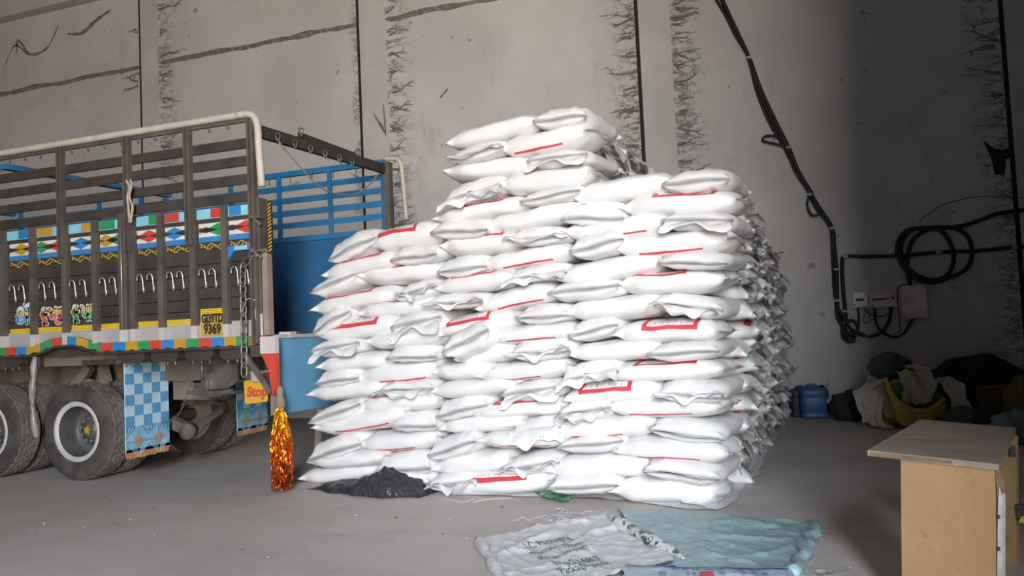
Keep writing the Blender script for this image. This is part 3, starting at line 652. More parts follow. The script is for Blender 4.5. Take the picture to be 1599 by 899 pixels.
# posts: short ones between bays with white feet, tall ones carrying the slats
SHORT=[-9.2,-8.75,-8.295,-7.85,-7.385,-6.965,-6.58,-6.46,-6.09,-5.685,-5.30]
for x in SHORT:
    wd_=.055 if abs(x+6.58)<.01 else .034
    p=tb('side_post',(x-wd_,YN-.055,1.60),(x+wd_,YN-.004,2.77 if abs(x+6.58)>.01 else 2.80),P_POST,j=.002)
    tb('post_foot',(x-wd_,YN-.056,1.475),(x+wd_,YN-.004,1.60),P_WHITE)
    if x in (-8.295,-6.58): tp('rod',MB().tube([(x-wd_-.02,YN-.06,1.6),(x-wd_-.02,YN-.06,2.76)] if x<-8 else [(x+.01,YN-.075,1.6),(x+.01,YN-.075,2.76)],.007,6).me(),M_CHROME)
TALL=[-9.3,-8.375,-7.385,-6.47,-5.69,-4.925]
for x in TALL:
    q=MB(); z0=2.40 if x<-5 else 1.40
    q.box((x-.038,YN-.10,z0),(x-.016,YN-.045,3.585)); q.box((x+.016,YN-.10,z0),(x+.038,YN-.045,3.585)); q.box((x-.02,YN-.07,z0),(x+.02,YN-.045,3.585))
    tp('stake_post',q.me(),P_POST)
for z in (3.352,3.178,3.00,2.825):
    tb('side_slat',(XF,YN-.045,z-.047),(XT-.03,YN-.012,z+.047),P_BLACK,j=.003)
# cream pipe along the top, bent down at the tail
q=MB(); q.tube(smooth_path([(XF,YN-.07,3.625),(-8,YN-.07,3.625),(XT-.4,YN-.07,3.625),(XT-.2,YN-.07,3.625),(XT-.10,YN-.07,3.625),(XT-.03,YN-.07,3.605),(XT+.02,YN-.07,3.54),(XT+.035,YN-.07,3.45),(XT+.04,YN-.07,3.3),(XT+.06,YN-.07,2.90)],6),.036,10)
tp('top_pipe',q.me(),P_PIPE)
tb('pipe_rail',(XF,YN-.06,3.555),(XT-.06,YN-.03,3.592),P_POST)
for i in range(16):
    x=-8.35+i*.225
    tp('rope_hook',MB().tube([(x,YN-.07,3.56),(x,YN-.07,3.505),(x+.02,YN-.08,3.495),(x+.03,YN-.08,3.52)],.006,5).me(),M_STEEL)
# pairs of bright hooks in each bay
for i,x in enumerate(HOOKS):
    b=[(x-.070,YN-.035,2.095),(x-.068,YN-.04,2.125),(x-.05,YN-.045,2.15),(x-.025,YN-.045,2.155),(x-.006,YN-.04,2.135),(x,YN-.035,2.10),(x,YN-.03,2.04),(x,YN-.025,1.985)]
    q=MB().tube(smooth_path(b,4),.0085,6); q.tube([(x,YN-.022,1.965),(x,YN-.022,2.035)],.014,8)
    tp('tie_hook',q.me(),M_CHROME)
# painted lettering across the first bays
M_LW=paint('letter_white','#e9efe8')
def lettering(strokes, top, mid, low):
    t=NT('lettering_paint'); z=t.new('SeparateXYZ'); t.l.new(t.pos(),z.inputs[0]); c=t.mix(t.ss(z.outputs[2],1.80,1.83),low,t.mix(t.ss(z.outputs[2],1.85,1.90),mid,top)); t.col(c); t.b.inputs['Roughness'].default_value=.5
    a=MB(); b=MB(); xl=min(p[0] for s in strokes for p in s)
    for s in strokes:
        s=smooth_path([(xl+(x-xl)*.87,0,z) for x,z in s],5); s=[(p.x,p.z) for p in s]
        ribbon(a,s,.046,YN-.002,.002); ribbon(b,s,.030,YN-.002,.0035)
        for P_,mb,r_,e in ((s[0],a,.023,.002),(s[-1],a,.023,.002),(s[0],b,.015,.0035),(s[-1],b,.015,.0035)):
            mb.poly([(P_[0]+r_*math.cos(k*PI/5),YN-.002-e,P_[1]+r_*math.sin(k*PI/5)) for k in range(10)],(0,.001,0))
    o=tp('letter_outline',a.me(),M_LW); tp('letter_fill',b.me(),t.m)
lettering(SHRI,lin('#cfe6ea'),lin('#cfae55'),lin('#4aa3d6'))
lettering(KRI,lin('#e3e6dc'),lin('#cfae45'),lin('#dd6a5c'))
lettering(KRUPA,lin('#dfeae0'),lin('#cfae45'),lin('#3f9d62'))
# number board
nb=tb('number_board',(-5.637,YN-.012,1.50),(-5.328,YN-.002,1.71),paint('plate','#c9a42e'))
M_INK=paint('ink','#211b14')
tp('number_lettering',text_mesh('GJ39TD',.118,V(-5.492,YN-.014,1.662),FACE_FRONT,.0015,sx=.66),M_INK)
tp('number_lettering',text_mesh('9369',.130,V(-5.494,YN-.014,1.557),FACE_FRONT,.0015,sx=.80),M_INK)
# blue bracket in the last bay
q=MB(); q.poly([(-5.30,YN-.03,2.36),(-5.30,YN-.03,2.22),(-5.275,YN-.03,2.22),(-5.20,YN-.03,2.31),(-5.02,YN-.03,2.31),(-4.955,YN-.03,2.22),(-4.94,YN-.03,2.22),(-4.94,YN-.03,2.36)],(0,.025,0)); tp('corner_bracket',q.me(),C_B)
tb('bracket_patch',(-5.19,YN-.034,2.315),(-5.04,YN-.03,2.358),C_L)
# coloured valance along the deck edge; it rises over the wheel
vc=[C_B,C_Y,C_G,C_R]
def arch(x): return .088*max(0,min(1,(x+7.85)/.33,(-6.90-x)/.36))
bx=[-11.5+.155*i for i in range(25)]; bx=[x for x in bx if x<BANDX[0]-.08]+BANDX
names=[]
for i in range(len(bx)-1):
    x0,x1=bx[i],bx[i+1]; c=C_R if i==len(bx)-2 else [C_G,C_Y,C_B,C_R][(len(bx)-3-i)%4]
    a0,a1=arch(x0),arch(x1); zb=1.372; zt=1.474
    m=MB(); P_=[(x0,zt+a0),(x0,zb+a0)]+[(x0+(x1-x0)*t, zb+a0+(a1-a0)*t+.022*math.sin(PI*t)) for t in (.25,.5,.75)]+[(x1,zb+a1),(x1,zt+a1)]
    m.poly([(x,YN-.055,z) for x,z in P_],(0,.04,0))
    tp('valance_block',m.me(),c)
m=MB()
for i in range(len(bx)-1):
    for t in range(4):
        xa=bx[i]+(bx[i+1]-bx[i])*t/4; xb=bx[i]+(bx[i+1]-bx[i])*(t+1)/4
        m.bar((xa,YN-.03,1.372+arch(xa)),(xb,YN-.03,1.372+arch(xb)),.05,.025)
tp('valance_lip',m.me(),P_BLACK)
# rear corner: post, white foot, striped marker board, lamp box
tb('corner_post',(-4.955,YN-.06,1.475),(-4.865,YN+.06,2.80),P_POST); tb('post_foot',(-4.97,YN-.062,1.475),(-4.86,YN-.058,1.68),P_WHITE)
tb('corner_post_cover',(-4.86,YN-.05,1.475),(-4.80,YN+.03,2.30),mat('pinkish_wood',(.30,.23,.19),.7))
tb('marker_board',(-4.86,YN-.045,2.26),(-4.765,YN+.01,2.76),P_BLACK)
m=MB()
m.box((-4.775,YN-.052,2.26),(-4.735,YN-.047,2.74),0)
for i in range(14):
    z=2.265+i*.034; m.poly([(-4.775,YN-.054,z),(-4.735,YN-.054,z+.022),(-4.735,YN-.054,z+.038),(-4.775,YN-.054,z+.016)],(0,.001,0),1)
tp('hazard_strip',m.me(),[C_K,C_Y])
for z in (2.62,2.30): tp('latch_bracket',MB().box((-4.93,YN-.13,z-.03),(-4.80,YN-.06,z-.015)).bar((-4.92,YN-.12,z),(-4.82,YN-.10,z-.09),.02,.02).me(),M_STEEL)
tb('end_block',(-5.02,YN-.05,1.27),(-4.86,YN+.10,1.375),P_BLACK)
# chain on the rear corner
q=0
ch=smooth_path([(-4.87,6.42,2.225),(-4.95,6.40,2.22),(-5.035,6.40,2.15),(-5.045,6.40,1.9),(-5.05,6.40,1.6),(-5.055,6.40,1.3),(-5.065,6.40,1.02)],40)
acc=0; last=ch[0]; i=0; pts=[ch[0]]
for p in ch[1:]:
    if (p-pts[-1]).length>=.092: pts.append(p)
for k in range(len(pts)-1):
    a,b=pts[k],pts[k+1]; d=(b-a).normalized(); s=d.cross(Vector((0,1,0))).normalized(); w=s if k%2 else (s*.35+Vector((0,.94,0))).normalized()
    c=(a+b)/2; lp=[]
    for j in range(14):
        t=2*PI*j/14; lp.append(c+d*(.058*math.cos(t)+.012*(1 if math.cos(t)>0 else -1))+w*.030*math.sin(t))
    tp('chain_link',MB().tube(lp,.0095,6,closed=True).me(),M_STEEL)
tp('loose_wire',MB().tube(smooth_path([(-4.90,6.42,1.80),(-5.0,6.41,1.83),(-5.06,6.40,1.72),(-5.05,6.41,1.66)],6),.004,5).tube(smooth_path([(-4.90,6.42,1.80),(-4.93,6.42,1.7),(-4.92,6.42,1.62)],5),.004,5).me(),C_W)

# far side: blue panel, slats and posts; cross beams
tb('far_panel',(XF,YF,1.40),(XT-.02,YF+.05,2.76),P_PANEL)
tb('panel_rail',(XF,YF-.02,2.70),(XT-.02,YF+.06,2.77),P_BLUE)
tb('far_rail',(XF,YF-.02,3.575),(XT,YF+.04,3.645),P_BLUE)
for z in (3.425,3.255,3.088,2.925): tb('far_slat',(XF,YF,z-.036),(XT-.02,YF+.03,z+.036),P_BLUE,j=.003)
for i in range(9): tb('far_post',(-4.93-.78*i,YF-.03,2.72),(-4.87-.78*i,YF,3.60),P_BLUE if i else P_PANEL)
tb('tail_post',(-4.87,YF-.04,1.4),(-4.80,YF+.06,3.60),P_POST)
tp('top_pipe',MB().tube(smooth_path([(XT-.05,YF+.06,3.66),(XT+.12,YF+.06,3.65),(XT+.20,YF+.06,3.58),(XT+.22,YF+.06,3.4),(XT+.25,YF+.06,2.86)],5),.030,8).me(),P_PIPE)
tp('tail_beam',MB().bar((XT,YN-.02,3.455),(XT,YF+.02,3.52),.06,.115).me(),P_BLACK)
tp('cross_beam',MB().bar((-8.33,YN,3.50),(-8.33,YF,3.53),.10,.06).me(),P_BLUE); tp('cross_beam',MB().bar((-11.3,YN,3.50),(-11.3,YF,3.53),.10,.06).me(),P_BLUE)
tp('patch_plate',MB().bar((XT,7.15,3.57),(XT,8.3,3.565),.02,.05).me(),P_BLACK)
for y,z in ((6.73,3.44),(7.02,3.43),(7.14,3.58),(7.30,3.43),(7.58,3.43),(7.87,3.44),(8.14,3.44),(8.29,3.59)):
    q=MB().tube([(XT+.045+.01*math.sin(k),y+.030*math.cos(2*PI*k/12),z+.048*math.sin(2*PI*k/12)) for k in range(12)],.007,5,closed=True); tp('lashing_ring',q.me(),M_STEEL)
for i in range(7): 
    x=-4.95-i*.33; tp('rope_hook',MB().tube([(x,YF-.03,3.57),(x,YF-.03,3.48)],.006,5).me(),M_STEEL)

# tailgate hanging open, red and white gate post
tg=tp('tailgate',MB().box((XT,6.63,.70),(XT+.045,8.95,1.44)).me(),P_TAIL)
def sub(name,me,m): o=obj(name,me,m); o.parent=tg; return o
sub('gate_rim',MB().box((XT-.01,6.56,.70),(XT+.055,6.65,1.44)).me(),mat('rim_rust',(.26,.215,.19),.6,var=.2,dust=.4))
sub('gate_top_bar',MB().box((XT-.02,6.55,1.44),(XT+.06,8.95,1.475)).me(),P_WHITE)
sub('hinge',MB().tube([(XT+.02,6.70,1.485),(XT+.02,7.05,1.485)],.018,6).box((XT,6.8,1.44),(XT+.07,6.9,1.50)).me(),P_PIPE)
q=MB(); q.box((XT+.10-.09,6.40,1.30),(XT+.18,6.46,1.46),0); q.poly([(XT+.02,6.40,1.30),(XT+.18,6.40,1.30),(XT+.18,6.40,.98),(XT+.13,6.40,.90),(XT+.12,6.40,1.1)],(0,.06,0),1)
tp('gate_arm',q.me(),[P_WHITE,C_R])
tp('stay_bar',MB().bar((-5.06,6.42,1.30),(-4.78,6.42,.93),.025,.05).me(),M_STEEL)
# "Stop" plate and tail lamp
st=tp('stop_plate',MB().poly([(-5.225,6.60,1.035),(-5.22,6.60,.825),(-5.205,6.60,.808),(-4.965,6.60,.83),(-4.955,6.60,.845),(-4.955,6.60,.99),(-4.96,6.60,1.035),(-5.09,6.60,1.015),(-5.13,6.60,1.02),(-5.17,6.60,1.045)],(0,.015,0)).me(),paint('stop_yellow','#e0ae1c'))
tp('stop_lettering',text_mesh('Stop',.135,V(-5.075,6.597,.925),Matrix.Rotation(PI/2,3,'X')@Matrix.Rotation(.03,3,'Z'),.0015,sx=.95,shear=.12),C_R)
tl=tp('tail_lamp',MB().box((-5.16,6.62,1.02),(-5.02,6.75,1.13),0,.006).me(),mat('lamp_glass',(.45,.43,.42),.35)); tp('red_reflector',MB().box((-5.02,6.63,1.03),(-4.93,6.72,1.11)).me(),mat('reflector',(.25,.03,.03),.4)); tb('lamp_bracket',(-5.19,6.64,1.0),(-5.15,6.7,1.30),M_STEEL)

# underside: cross bearers, rails, axles, springs
for i in range(9):
    x=-5.25-.43*i
    if -7.9<x<-6.85: continue
    q=MB(); q.poly([(x-.17,YN,1.36),(x+.17,YN,1.36),(x+.17,YN,1.30),(x+.12,YN,1.255),(x-.13,YN,1.255),(x-.17,YN,1.29)],(0,2.45,0)); tp('cross_bearer',q.me(),P_BLACK)
    for k in (-.09,.02,.12): tp('bolt',MB().tube([(x+k,YN+.02,1.26),(x+k,YN+.02,1.215)],.010,6).me(),M_STEEL)
for y in (7.22,8.18):
    q=MB(); q.box((XF,y,1.02),(-5.1,y+.09,1.30)); tp('chassis_rail',q.me(),M_CHASSIS)
tb('sub_rail',(XF,6.66,1.245),(-6.9,6.74,1.36),M_CHASSIS,j=.01); tb('sub_rail',(-7.35,6.62,1.25),(-6.9,6.70,1.30),P_BLACK)
tb('end_rail',(-5.35,7.1,.98),(-5.25,8.4,1.25),M_CHASSIS)
for ax in (-7.48,-8.83):
    q=MB().tube([(ax,6.95,.53),(ax,7.3,.53),(ax,7.5,.53),(ax,7.65,.53),(ax,7.75,.53),(ax,7.9,.53),(ax,8.1,.53),(ax,8.75,.53)],.075,12)
    q.lathe([(.08,-.26),(.20,-.14),(.235,0),(.20,.14),(.08,.26)],20,'Y',(ax,7.75,.53)); tp('axle',q.me(),M_AXLE)
    for y in (7.32,8.25):
        q=MB()
        for k in range(6): q.box((ax-.62+.07*k,y-.045,.66+.022*k),(ax+.62-.07*k,y+.045,.68+.022*k))
        tp('leaf_spring',q.me(),M_CHASSIS)
# torque arms and brackets seen between the wheels
q=MB(); q.bar((-7.62,6.98,1.22),(-7.78,6.96,1.03),.09,.09); q.bar((-7.44,6.98,1.22),(-7.36,6.96,1.03),.09,.09)
for x in (-7.80,-7.60,-7.40): q.lathe([(.0,-.06),(.075,-.06),(.075,.06),(.0,.06)],14,'Y',(x,6.95,1.01)); q.box((x-.05,6.92,.90),(x+.05,6.99,1.0))
tp('spring_hanger',q.me(),M_CHASSIS)
q=MB(); q.bar((-6.95,7.45,.55),(-6.62,7.4,.45),.10,.12); q.bar((-6.65,7.4,.42),(-6.6,7.9,.62),.06,.06); q.lathe([(0,-.05),(.09,-.05),(.09,.05),(0,.05)],14,'Y',(-6.62,7.38,.44)); tp('torque_arm',q.me(),M_AXLE)
tb('air_tank',(-6.75,7.3,.80),(-6.25,7.6,1.20),M_CHASSIS,j=.02)
# spare carrier tray with its chain
q=MB(); q.poly([(-6.05,6.85,.93),(-5.62,6.85,.95),(-5.5,6.85,1.02),(-5.5,6.85,1.20),(-5.66,6.85,1.20),(-5.82,6.85,1.12),(-5.98,6.85,1.10)],(0,.03,0)); q.box((-6.1,6.78,.90),(-5.5,7.25,.93)); q.poly([(-6.05,6.80,.91),(-5.5,6.80,.95),(-5.7,6.80,.87),(-5.95,6.80,.865)],(0,.4,0)); q.box((-6.02,6.80,.93),(-5.86,6.84,1.04)); q.box((-6.16,6.80,1.02),(-5.92,6.83,1.045))
tp('carrier_tray',q.me(),M_STEEL)
q=MB()
cp=smooth_path([(-5.98,6.80,1.28),(-6.02,6.80,1.12),(-6.09,6.80,.95),(-6.2,6.80,.72),(-6.35,6.80,.62),(-6.5,6.82,.60)],14); pts=[cp[0]]
for p in cp[1:]:
    if (p-pts[-1]).length>=.035: pts.append(p)
for k in range(len(pts)-1):
    a,b=pts[k],pts[k+1]; d=(b-a).normalized(); w=d.orthogonal().normalized(); w=w if k%2 else d.cross(w)
    q.tube([(a+b)/2+d*.024*math.cos(2*PI*j/8)+w*.012*math.sin(2*PI*j/8) for j in range(8)],.004,4,closed=True)
tp('carrier_chain',q.me(),M_STEEL)
tp('carrier_bolt',MB().tube([(-5.92,6.82,1.28),(-5.92,6.82,1.05)],.014,6).me(),M_STEEL)

# mud flaps (painted chequers, fringe and two flowers)
def mudflap(x,y0,y1,z0,z1):
    q=MB(); NX=5; 
    zc0=z0+.30*(z1-z0); N=6
    q.box((x-.012,y0,z0+.07),(x,y1,z1),0)
    w=(y1-y0)/5; h=(z1-zc0)/7
    for i in range(5):
        for j in range(7):
            q.box((x,y0+i*w,zc0+j*h),(x+.003,y0+(i+1)*w,zc0+(j+1)*h),1 if (i+j)%2==0 else 0)
    q.box((x,y0,zc0-.055),(x+.006,y1,zc0),2)
    for i in range(14):
        yy=y0+.02+i*(y1-y0-.04)/14; s=1 if i<7 else -1; q.bar((x+.008,yy,zc0-.048),(x+.008,yy+.025*s+.01,zc0-.007),.004,.010,(1,0,0),3)
    zb=z0+.07; q.box((x,y0,zb),(x+.003,y1,zc0-.055),4)
    for cy in (y0+(y1-y0)*.27,y0+(y1-y0)*.74):
        cz=(zb+zc0-.055)/2
        for sy,sz in ((1,1),(1,-1),(-1,1),(-1,-1)):
            for k in range(4):
                o=.035+.026*k; q.bar((x+.005,cy+sy*(o+.045),cz+sz*.012),(x+.005,cy+sy*.012,cz+sz*(o+.045)),.003,.009,(1,0,0),3)
        for a,mi in ((0,5),(1,6),(2,5),(3,6)):
            c_,s_=math.cos(a*PI/2),math.sin(a*PI/2); pts=[(0,0),(.04,.025),(.062,0),(.04,-.025)]
            q.poly([(x+.007,cy+p[0]*c_-p[1]*s_,cz+p[0]*s_+p[1]*c_) for p in pts],(.002,0,0),mi)
    q.box((x,y0,zb-.02),(x+.003,y1,zb+.03),5); 
    for i in range(13):
        a=y0+i*(y1-y0)/13; q.box((x-.012,a+.006,z0+.012*RND.random()),(x,a+(y1-y0)/13-.010,z0+.07),5 if (i//3)%2==0 else 6)
    return q.me()
MF=[paint('flap_light','#c9ebf7'),paint('flap_blue','#5fa9db'),paint('flap_band','#4796c4'),paint('flap_chevron','#b5dbe8'),paint('flap_mid','#79b4d6'),paint('flap_salmon','#cf8f74'),paint('flap_gold','#d9a94c')]
tp('mud_flap',mudflap(-6.78,6.645,7.26,.235,1.36),MF)
tp('mud_flap',mudflap(-6.78,8.42,9.02,.235,1.36),MF)

# wheels
def tyre_me(fine):
    R=.53; n=150 if fine else 72
    prof=[(.315,-.11),(.325,-.138),(.36,-.148),(.43,-.150),(.475,-.146),(.500,-.135),(.519,-.118)]
    tread=[(.524,-.112),(.524,-.072),(.512,-.068),(.512,-.060),(.526,-.056),(.526,-.022),(.513,-.018),(.513,-.010),(.528,-.006),(.528,.006),(.513,.010),(.513,.018),(.526,.022),(.526,.056),(.512,.060),(.512,.068),(.524,.072),(.524,.112)]
    pr=prof+tread+[(r,-h) for r,h in reversed(prof)]
    n0=len(prof); blk={}
    def mod(i,k,r):
        j=i-n0
        if 0<=j<len(tread):
            row=[0,0,0,0,1,1,1,1,2,2,1,1,3,3,3,3,4,4][j]
            if (k+2*(row%2)+row)%5==0: return r-.013
            return r+.0
        if i in (n0-1,n0+len(tread)) and k%5<2: return r-.012
        return r
    me=MB().lathe(pr,n,'Y',mod=mod).me(); me.materials.append(M_TYRE); me.materials.append(M_TREAD)
    np_=len(pr)-1
    me.polygons.foreach_set('material_index',[1 if n0-1<=(f%np_)<n0+len(tread) else 0 for f in range(len(me.polygons))])
    me.polygons.foreach_set('use_smooth',[not (n0-1<=(f%np_)<n0+len(tread)) for f in range(len(me.polygons))])
    return me
TY=tyre_me(True)
rim=MB(); rim.lathe([(.318,-.115),(.330,-.135),(.320,-.148),(.290,-.145),(.272,-.125)],64,'Y').lathe([(.318,.115),(.330,.135),(.320,.148),(.290,.145),(.272,.125)][::-1],64,'Y')
RIM=rim.me(); RIM.materials.append(M_RIM)
def dish(d):    # deep dish for the outer wheel, centre plate for the inner one
    q=MB(); q.lathe([(.272,-.125),(.262,-.06),(.258,.06),(.245,.095),(.20,.105),(.165,.10),(.150,.06),(.105,.05),(.10,.02),(.05,.012),(0,.010)] if d else [(.272,-.125),(.262,-.10),(.235,-.04),(.16,-.06),(.155,-.09),(.09,-.11),(0,-.115)],56,'Y',mod=None)
    m=q.me(); m.materials.append(M_RIMIN); return m
DISH_O,DISH_I=dish(True),dish(False)
star=MB(); star.poly([(.055*math.cos(a*PI/5+.3)*(1 if a%2==0 else .45),.0,.055*math.sin(a*PI/5+.3)*(1 if a%2==0 else .45)) for a in range(10)][::-1],(0,.012,0)); STAR=star.me()
nut=MB(); nut.lathe([(0,-.02),(.014,-.02),(.016,0),(.016,.01)],6,'Y',smooth=False); NUT=nut.me()
NUT.materials.append(M_CHROME); STAR.materials.append(C_Y)
MD_AX=mat('far_hub',(.24,.20,.165),.85,var=.25,scale=7,dust=.5)
def wheel(x,y,face,near):
    """face=-1: dish side towards the camera side"""
    w=bpy.data.objects.new('wheel',TY); C.objects.link(w); w.location=(x,y,.53); w.parent=truck; w.matrix_parent_inverse=TI; w.rotation_euler=(0,RND.uniform(0,6),0)
    r=obj('rim',RIM); r.parent=w
    d=obj('wheel_disc',DISH_O if near else DISH_I); d.parent=w
    if near:
        for k in range(10):
            a=2*PI*k/10; nn=obj('wheel_nut',NUT); nn.parent=w; nn.location=(.125*math.cos(a),.05,.125*math.sin(a))
        s=obj('hub_star',STAR); s.parent=w; s.location=(0,-.005,0)
    else:
        d.data.materials.clear(); d.data.materials.append(MD_AX)
        r.material_slots[0].link='OBJECT'; r.material_slots[0].material=MD_AX
    return w
for ax in (-7.48,-8.83):
    wheel(ax,6.795,-1,True); wheel(ax,7.125,-1,False); wheel(ax,8.53,-1,False); wheel(ax,8.87,-1,False)

# things hung on the truck
t=thing('tassel','long orange and gold tinsel tassel hanging from the tail corner','tassel',None,(-4.70,6.45,.9))
GOLD=[mat('tinsel_gold',lin('#f0a021'),.25,.75,var=.25,scale=40),mat('tinsel_orange',lin('#d9641a'),.25,.7,var=.3,scale=40),mat('tinsel_rust',lin('#8a3a17'),.35,.6,var=.3,scale=40)]
tx,ty=-4.715,6.44
obj('tassel_knot',MB().lathe([(.0,.99),(.02,.985),(.035,.95),(.03,.90),(.045,.86),(.05,.80),(.03,.78)][::-1],14,'Z',(0,0,-.9)).me(),mat('knot_thread',(.30,.22,.17),.8),t).location=(0,0,0)
r=random.Random(4); q=MB()
for s in range(230):
    a=r.uniform(0,2*PI); rad=.098*math.sqrt(r.random()); bx_,by_=rad*math.cos(a),rad*math.sin(a)
    zt=.83-rad*1.2+r.uniform(-.02,.02); zb=r.uniform(.0,.10)+ .01; N=22; vs=[]; ph=r.uniform(0,6.3); tw=r.uniform(2.5,6); wv=r.uniform(.003,.012); ww=r.uniform(.004,.007)
    for i in range(N+1):
        u=i/N; z=zt+(zb-zt)*u; f=min(1,.45+u*1.6); x=bx_*f+wv*math.sin(9*u+ph); y=by_*f+wv*math.cos(8*u+ph); an=ph+tw*4*u
        dx,dy=math.cos(an)*ww,math.sin(an)*ww; vs+=[(x-dx,y-dy,z-.9),(x+dx,y+dy,z-.9)]
    q.add(vs,[(2*i,2*i+1,2*i+3,2*i+2) for i in range(N)],0)
    for i in range(N):
        u=i/N; v=u+r.uniform(-.25,.25); q.mi[-N+i]=0 if v<.30 else 1 if v<.78 else 2
obj('tinsel',q.me(),GOLD,t,kind='stuff')
def rope(name,label,cat,pts,rad,m,n=6): 
    o=obj(name,MB().tube(smooth_path(pts,n),rad,7).me(),m); o['label']=label; o['category']=cat; return o
rope('rope','thin pale rope sagging under the dark beam across the truck tail','rope',[(XT+.05,6.73,3.40),(XT+.06,7.0,3.24),(XT+.06,7.4,3.06),(XT+.06,7.75,3.02),(XT+.06,8.15,3.07),(XT+.06,8.5,3.24),(XT+.05,8.75,3.42)],.009,M_ROPE)
q=MB(); P_=smooth_path([(-6.40,6.37,3.12),(-6.37,6.36,3.05),(-6.385,6.36,2.95),(-6.36,6.355,2.85),(-6.38,6.36,2.76),(-6.37,6.36,2.68)],4)
for s in (-.018,.016): q.tube([p+V(s+.012*math.sin(i*.5+s*50),.004*s,-.02*abs(s)) for i,p in enumerate(P_)],.014,6)
o=obj('cloth_strip',q.me(),M_CLOTH); o['label']='beige rag strip knotted round a tall side post of the truck'; o['category']='cloth'
q=MB(); P_=smooth_path([(-7.79,6.43,1.36),(-7.80,6.42,1.25),(-7.785,6.40,1.12),(-7.80,6.40,1.02),(-7.83,6.42,.86),(-7.82,6.43,.66),(-7.80,6.44,.5)],6)
for i,p in enumerate(P_): pass
q.tube(P_,.030,8,taper=lambda u:(.8+.5*math.sin(u*9)**2)); q.tube([p+V(.03*math.sin(i*.3),-.01,0) for i,p in enumerate(P_[:26])],.014,6)
o=obj('plastic_strap',q.me(),mat('grimy_plastic',(.30,.28,.26),.35,var=.25,scale=12)); o['label']='grimy twisted plastic strap hanging beside the wheel'; o['category']='strap'
o=obj('prop_stick',MB().bar((-4.80,7.25,.69),(-4.84,7.20,0.0),.045,.06).me(),mat('grey_stick',(.22,.20,.18),.8)); o['label']='weathered grey prop stick standing under the open tailgate'; o['category']='stick'

# ------------------------------------------------------------------ cables and boxes on the back wall
M_CABLE=mat('black_cable',(.014,.014,.016),.5,var=.2,scale=5,bump=0)
M_CLIP=mat('pale_clip',(.45,.45,.44),.5,bump=0)
def cable(name,label,pts,r,n=5):
    o=obj(name,MB().tube(smooth_path(pts,n),r,7).me(),M_CABLE); o['label']=label; o['category']='cable'; return o
def off(pts,d): return [(x,y-d,z) for x,y,z in pts]
cm=cable('cable','thickest black cable falling from the roof to the meter boxes',CABLE_MAIN,.030)
cable('cable','second black cable bundled behind the thick one down the wall',off(CABLE_SIDE,-.0),.022)
cable('cable','black cable with a drooping slack loop halfway down the bundle',off(CABLE_THIRD,.03),.018)
cable('cable','short loop of black cable sticking out high on the bundle',off(CABLE_LOOP,.03),.018)
cable('cable','black cable running level to the wall corner and bent down',CABLE_HORIZ,.026)
cable('cable','black cable wound in wide rings above the largest box',off(CABLE_COIL,.03),.030)
cable('cable','black cable curled in a tight ring under the small boxes',off(CABLE_LOW,.03),.024)
cable('cable','black cable hanging in a deep curve between the boxes',off(CABLE_BOX,.02),.018)
cable('cable','short black cable dropping from the smallest box',CABLE_BOXB,.016)
cable('cable','thin wire slung under the two small boxes',CABLE_THIN,.008)
cable('cable','thin wire loop hanging between the two small boxes',off(CABLE_THINB,.01),.006)
cable('cable','thin wire curving round the near edge of the largest box',CABLE_THINC,.007)
cable('cable','hair thin wire arching over the wound cable rings',CABLE_WIRE,.005)
cable('cable','dark bunch of cable ends tied in a lump under the bundle',[(.50,12.43,1.22),(.53,12.42,1.14),(.58,12.42,1.08),(.64,12.42,1.10),(.60,12.41,1.16),(.53,12.41,1.10),(.57,12.42,1.04),(.66,12.42,1.05)],.030)
for i,(x,y,z) in enumerate(CLIPS):
    c=obj('cable_clip',MB().box((x-.035,y-.01,z-.016),(x+.035,WY,z+.016),0,.004).me(),M_CLIP); c.parent=cm
M_BOX=mat('grey_box',(.66,.63,.60),.45,.3,var=.15,scale=5,dust=.35,dustcol=(.24,.22,.21))
M_BOXD=mat('box_dark',(.03,.03,.03),.6,bump=0)
def wallbox(label,a,b,d,extra):
    t=thing('meter_box',label,'box','electric boxes on the back wall',((a[0]+b[0])/2,WY,b[2]))
    t['group']='electric boxes on the back wall'
    def P(n,m_,mt): o=obj(n,m_,mt); o.parent=t; o.matrix_parent_inverse=Matrix.Translation(-t.location); return o
    x0,z1=a[0],a[2]; x1,z0=b[0],b[2]
    P('case',MB().box((x0,WY-d,z0),(x1,WY-.002,z1),0,.003).me(),M_BOX)
    P('cover',MB().box((x0+.012,WY-d-.014,z0+.012),(x1-.012,WY-d,z1-.012)).me(),M_BOX)
    for n,p,q in extra: P(n,MB().box((p[0],WY-d-.026,p[1]),(q[0],WY-d-.013,q[1])).me(),M_BOXD)
    for sx,sz in ((x0+.03,z0+.03),(x1-.03,z1-.03)): P('screw',MB().tube([(sx,WY-d-.022,sz),(sx,WY-d-.012,sz)],.010,8).me(),M_BOXD)
wallbox('small square grey breaker box, smallest of the three wall boxes',BOXES[0],BOXES[1],.07,[('switch',(.70,1.60),(.80,1.635))])
wallbox('long grey breaker box with a dark switch slot',BOXES[2],BOXES[3],.08,[('switch_row',(.915,1.60),(1.13,1.622)),('indicator',(1.16,1.60),(1.195,1.64))])
wallbox('large plain grey junction box with black corner screws',BOXES[4],BOXES[5],.11,[])

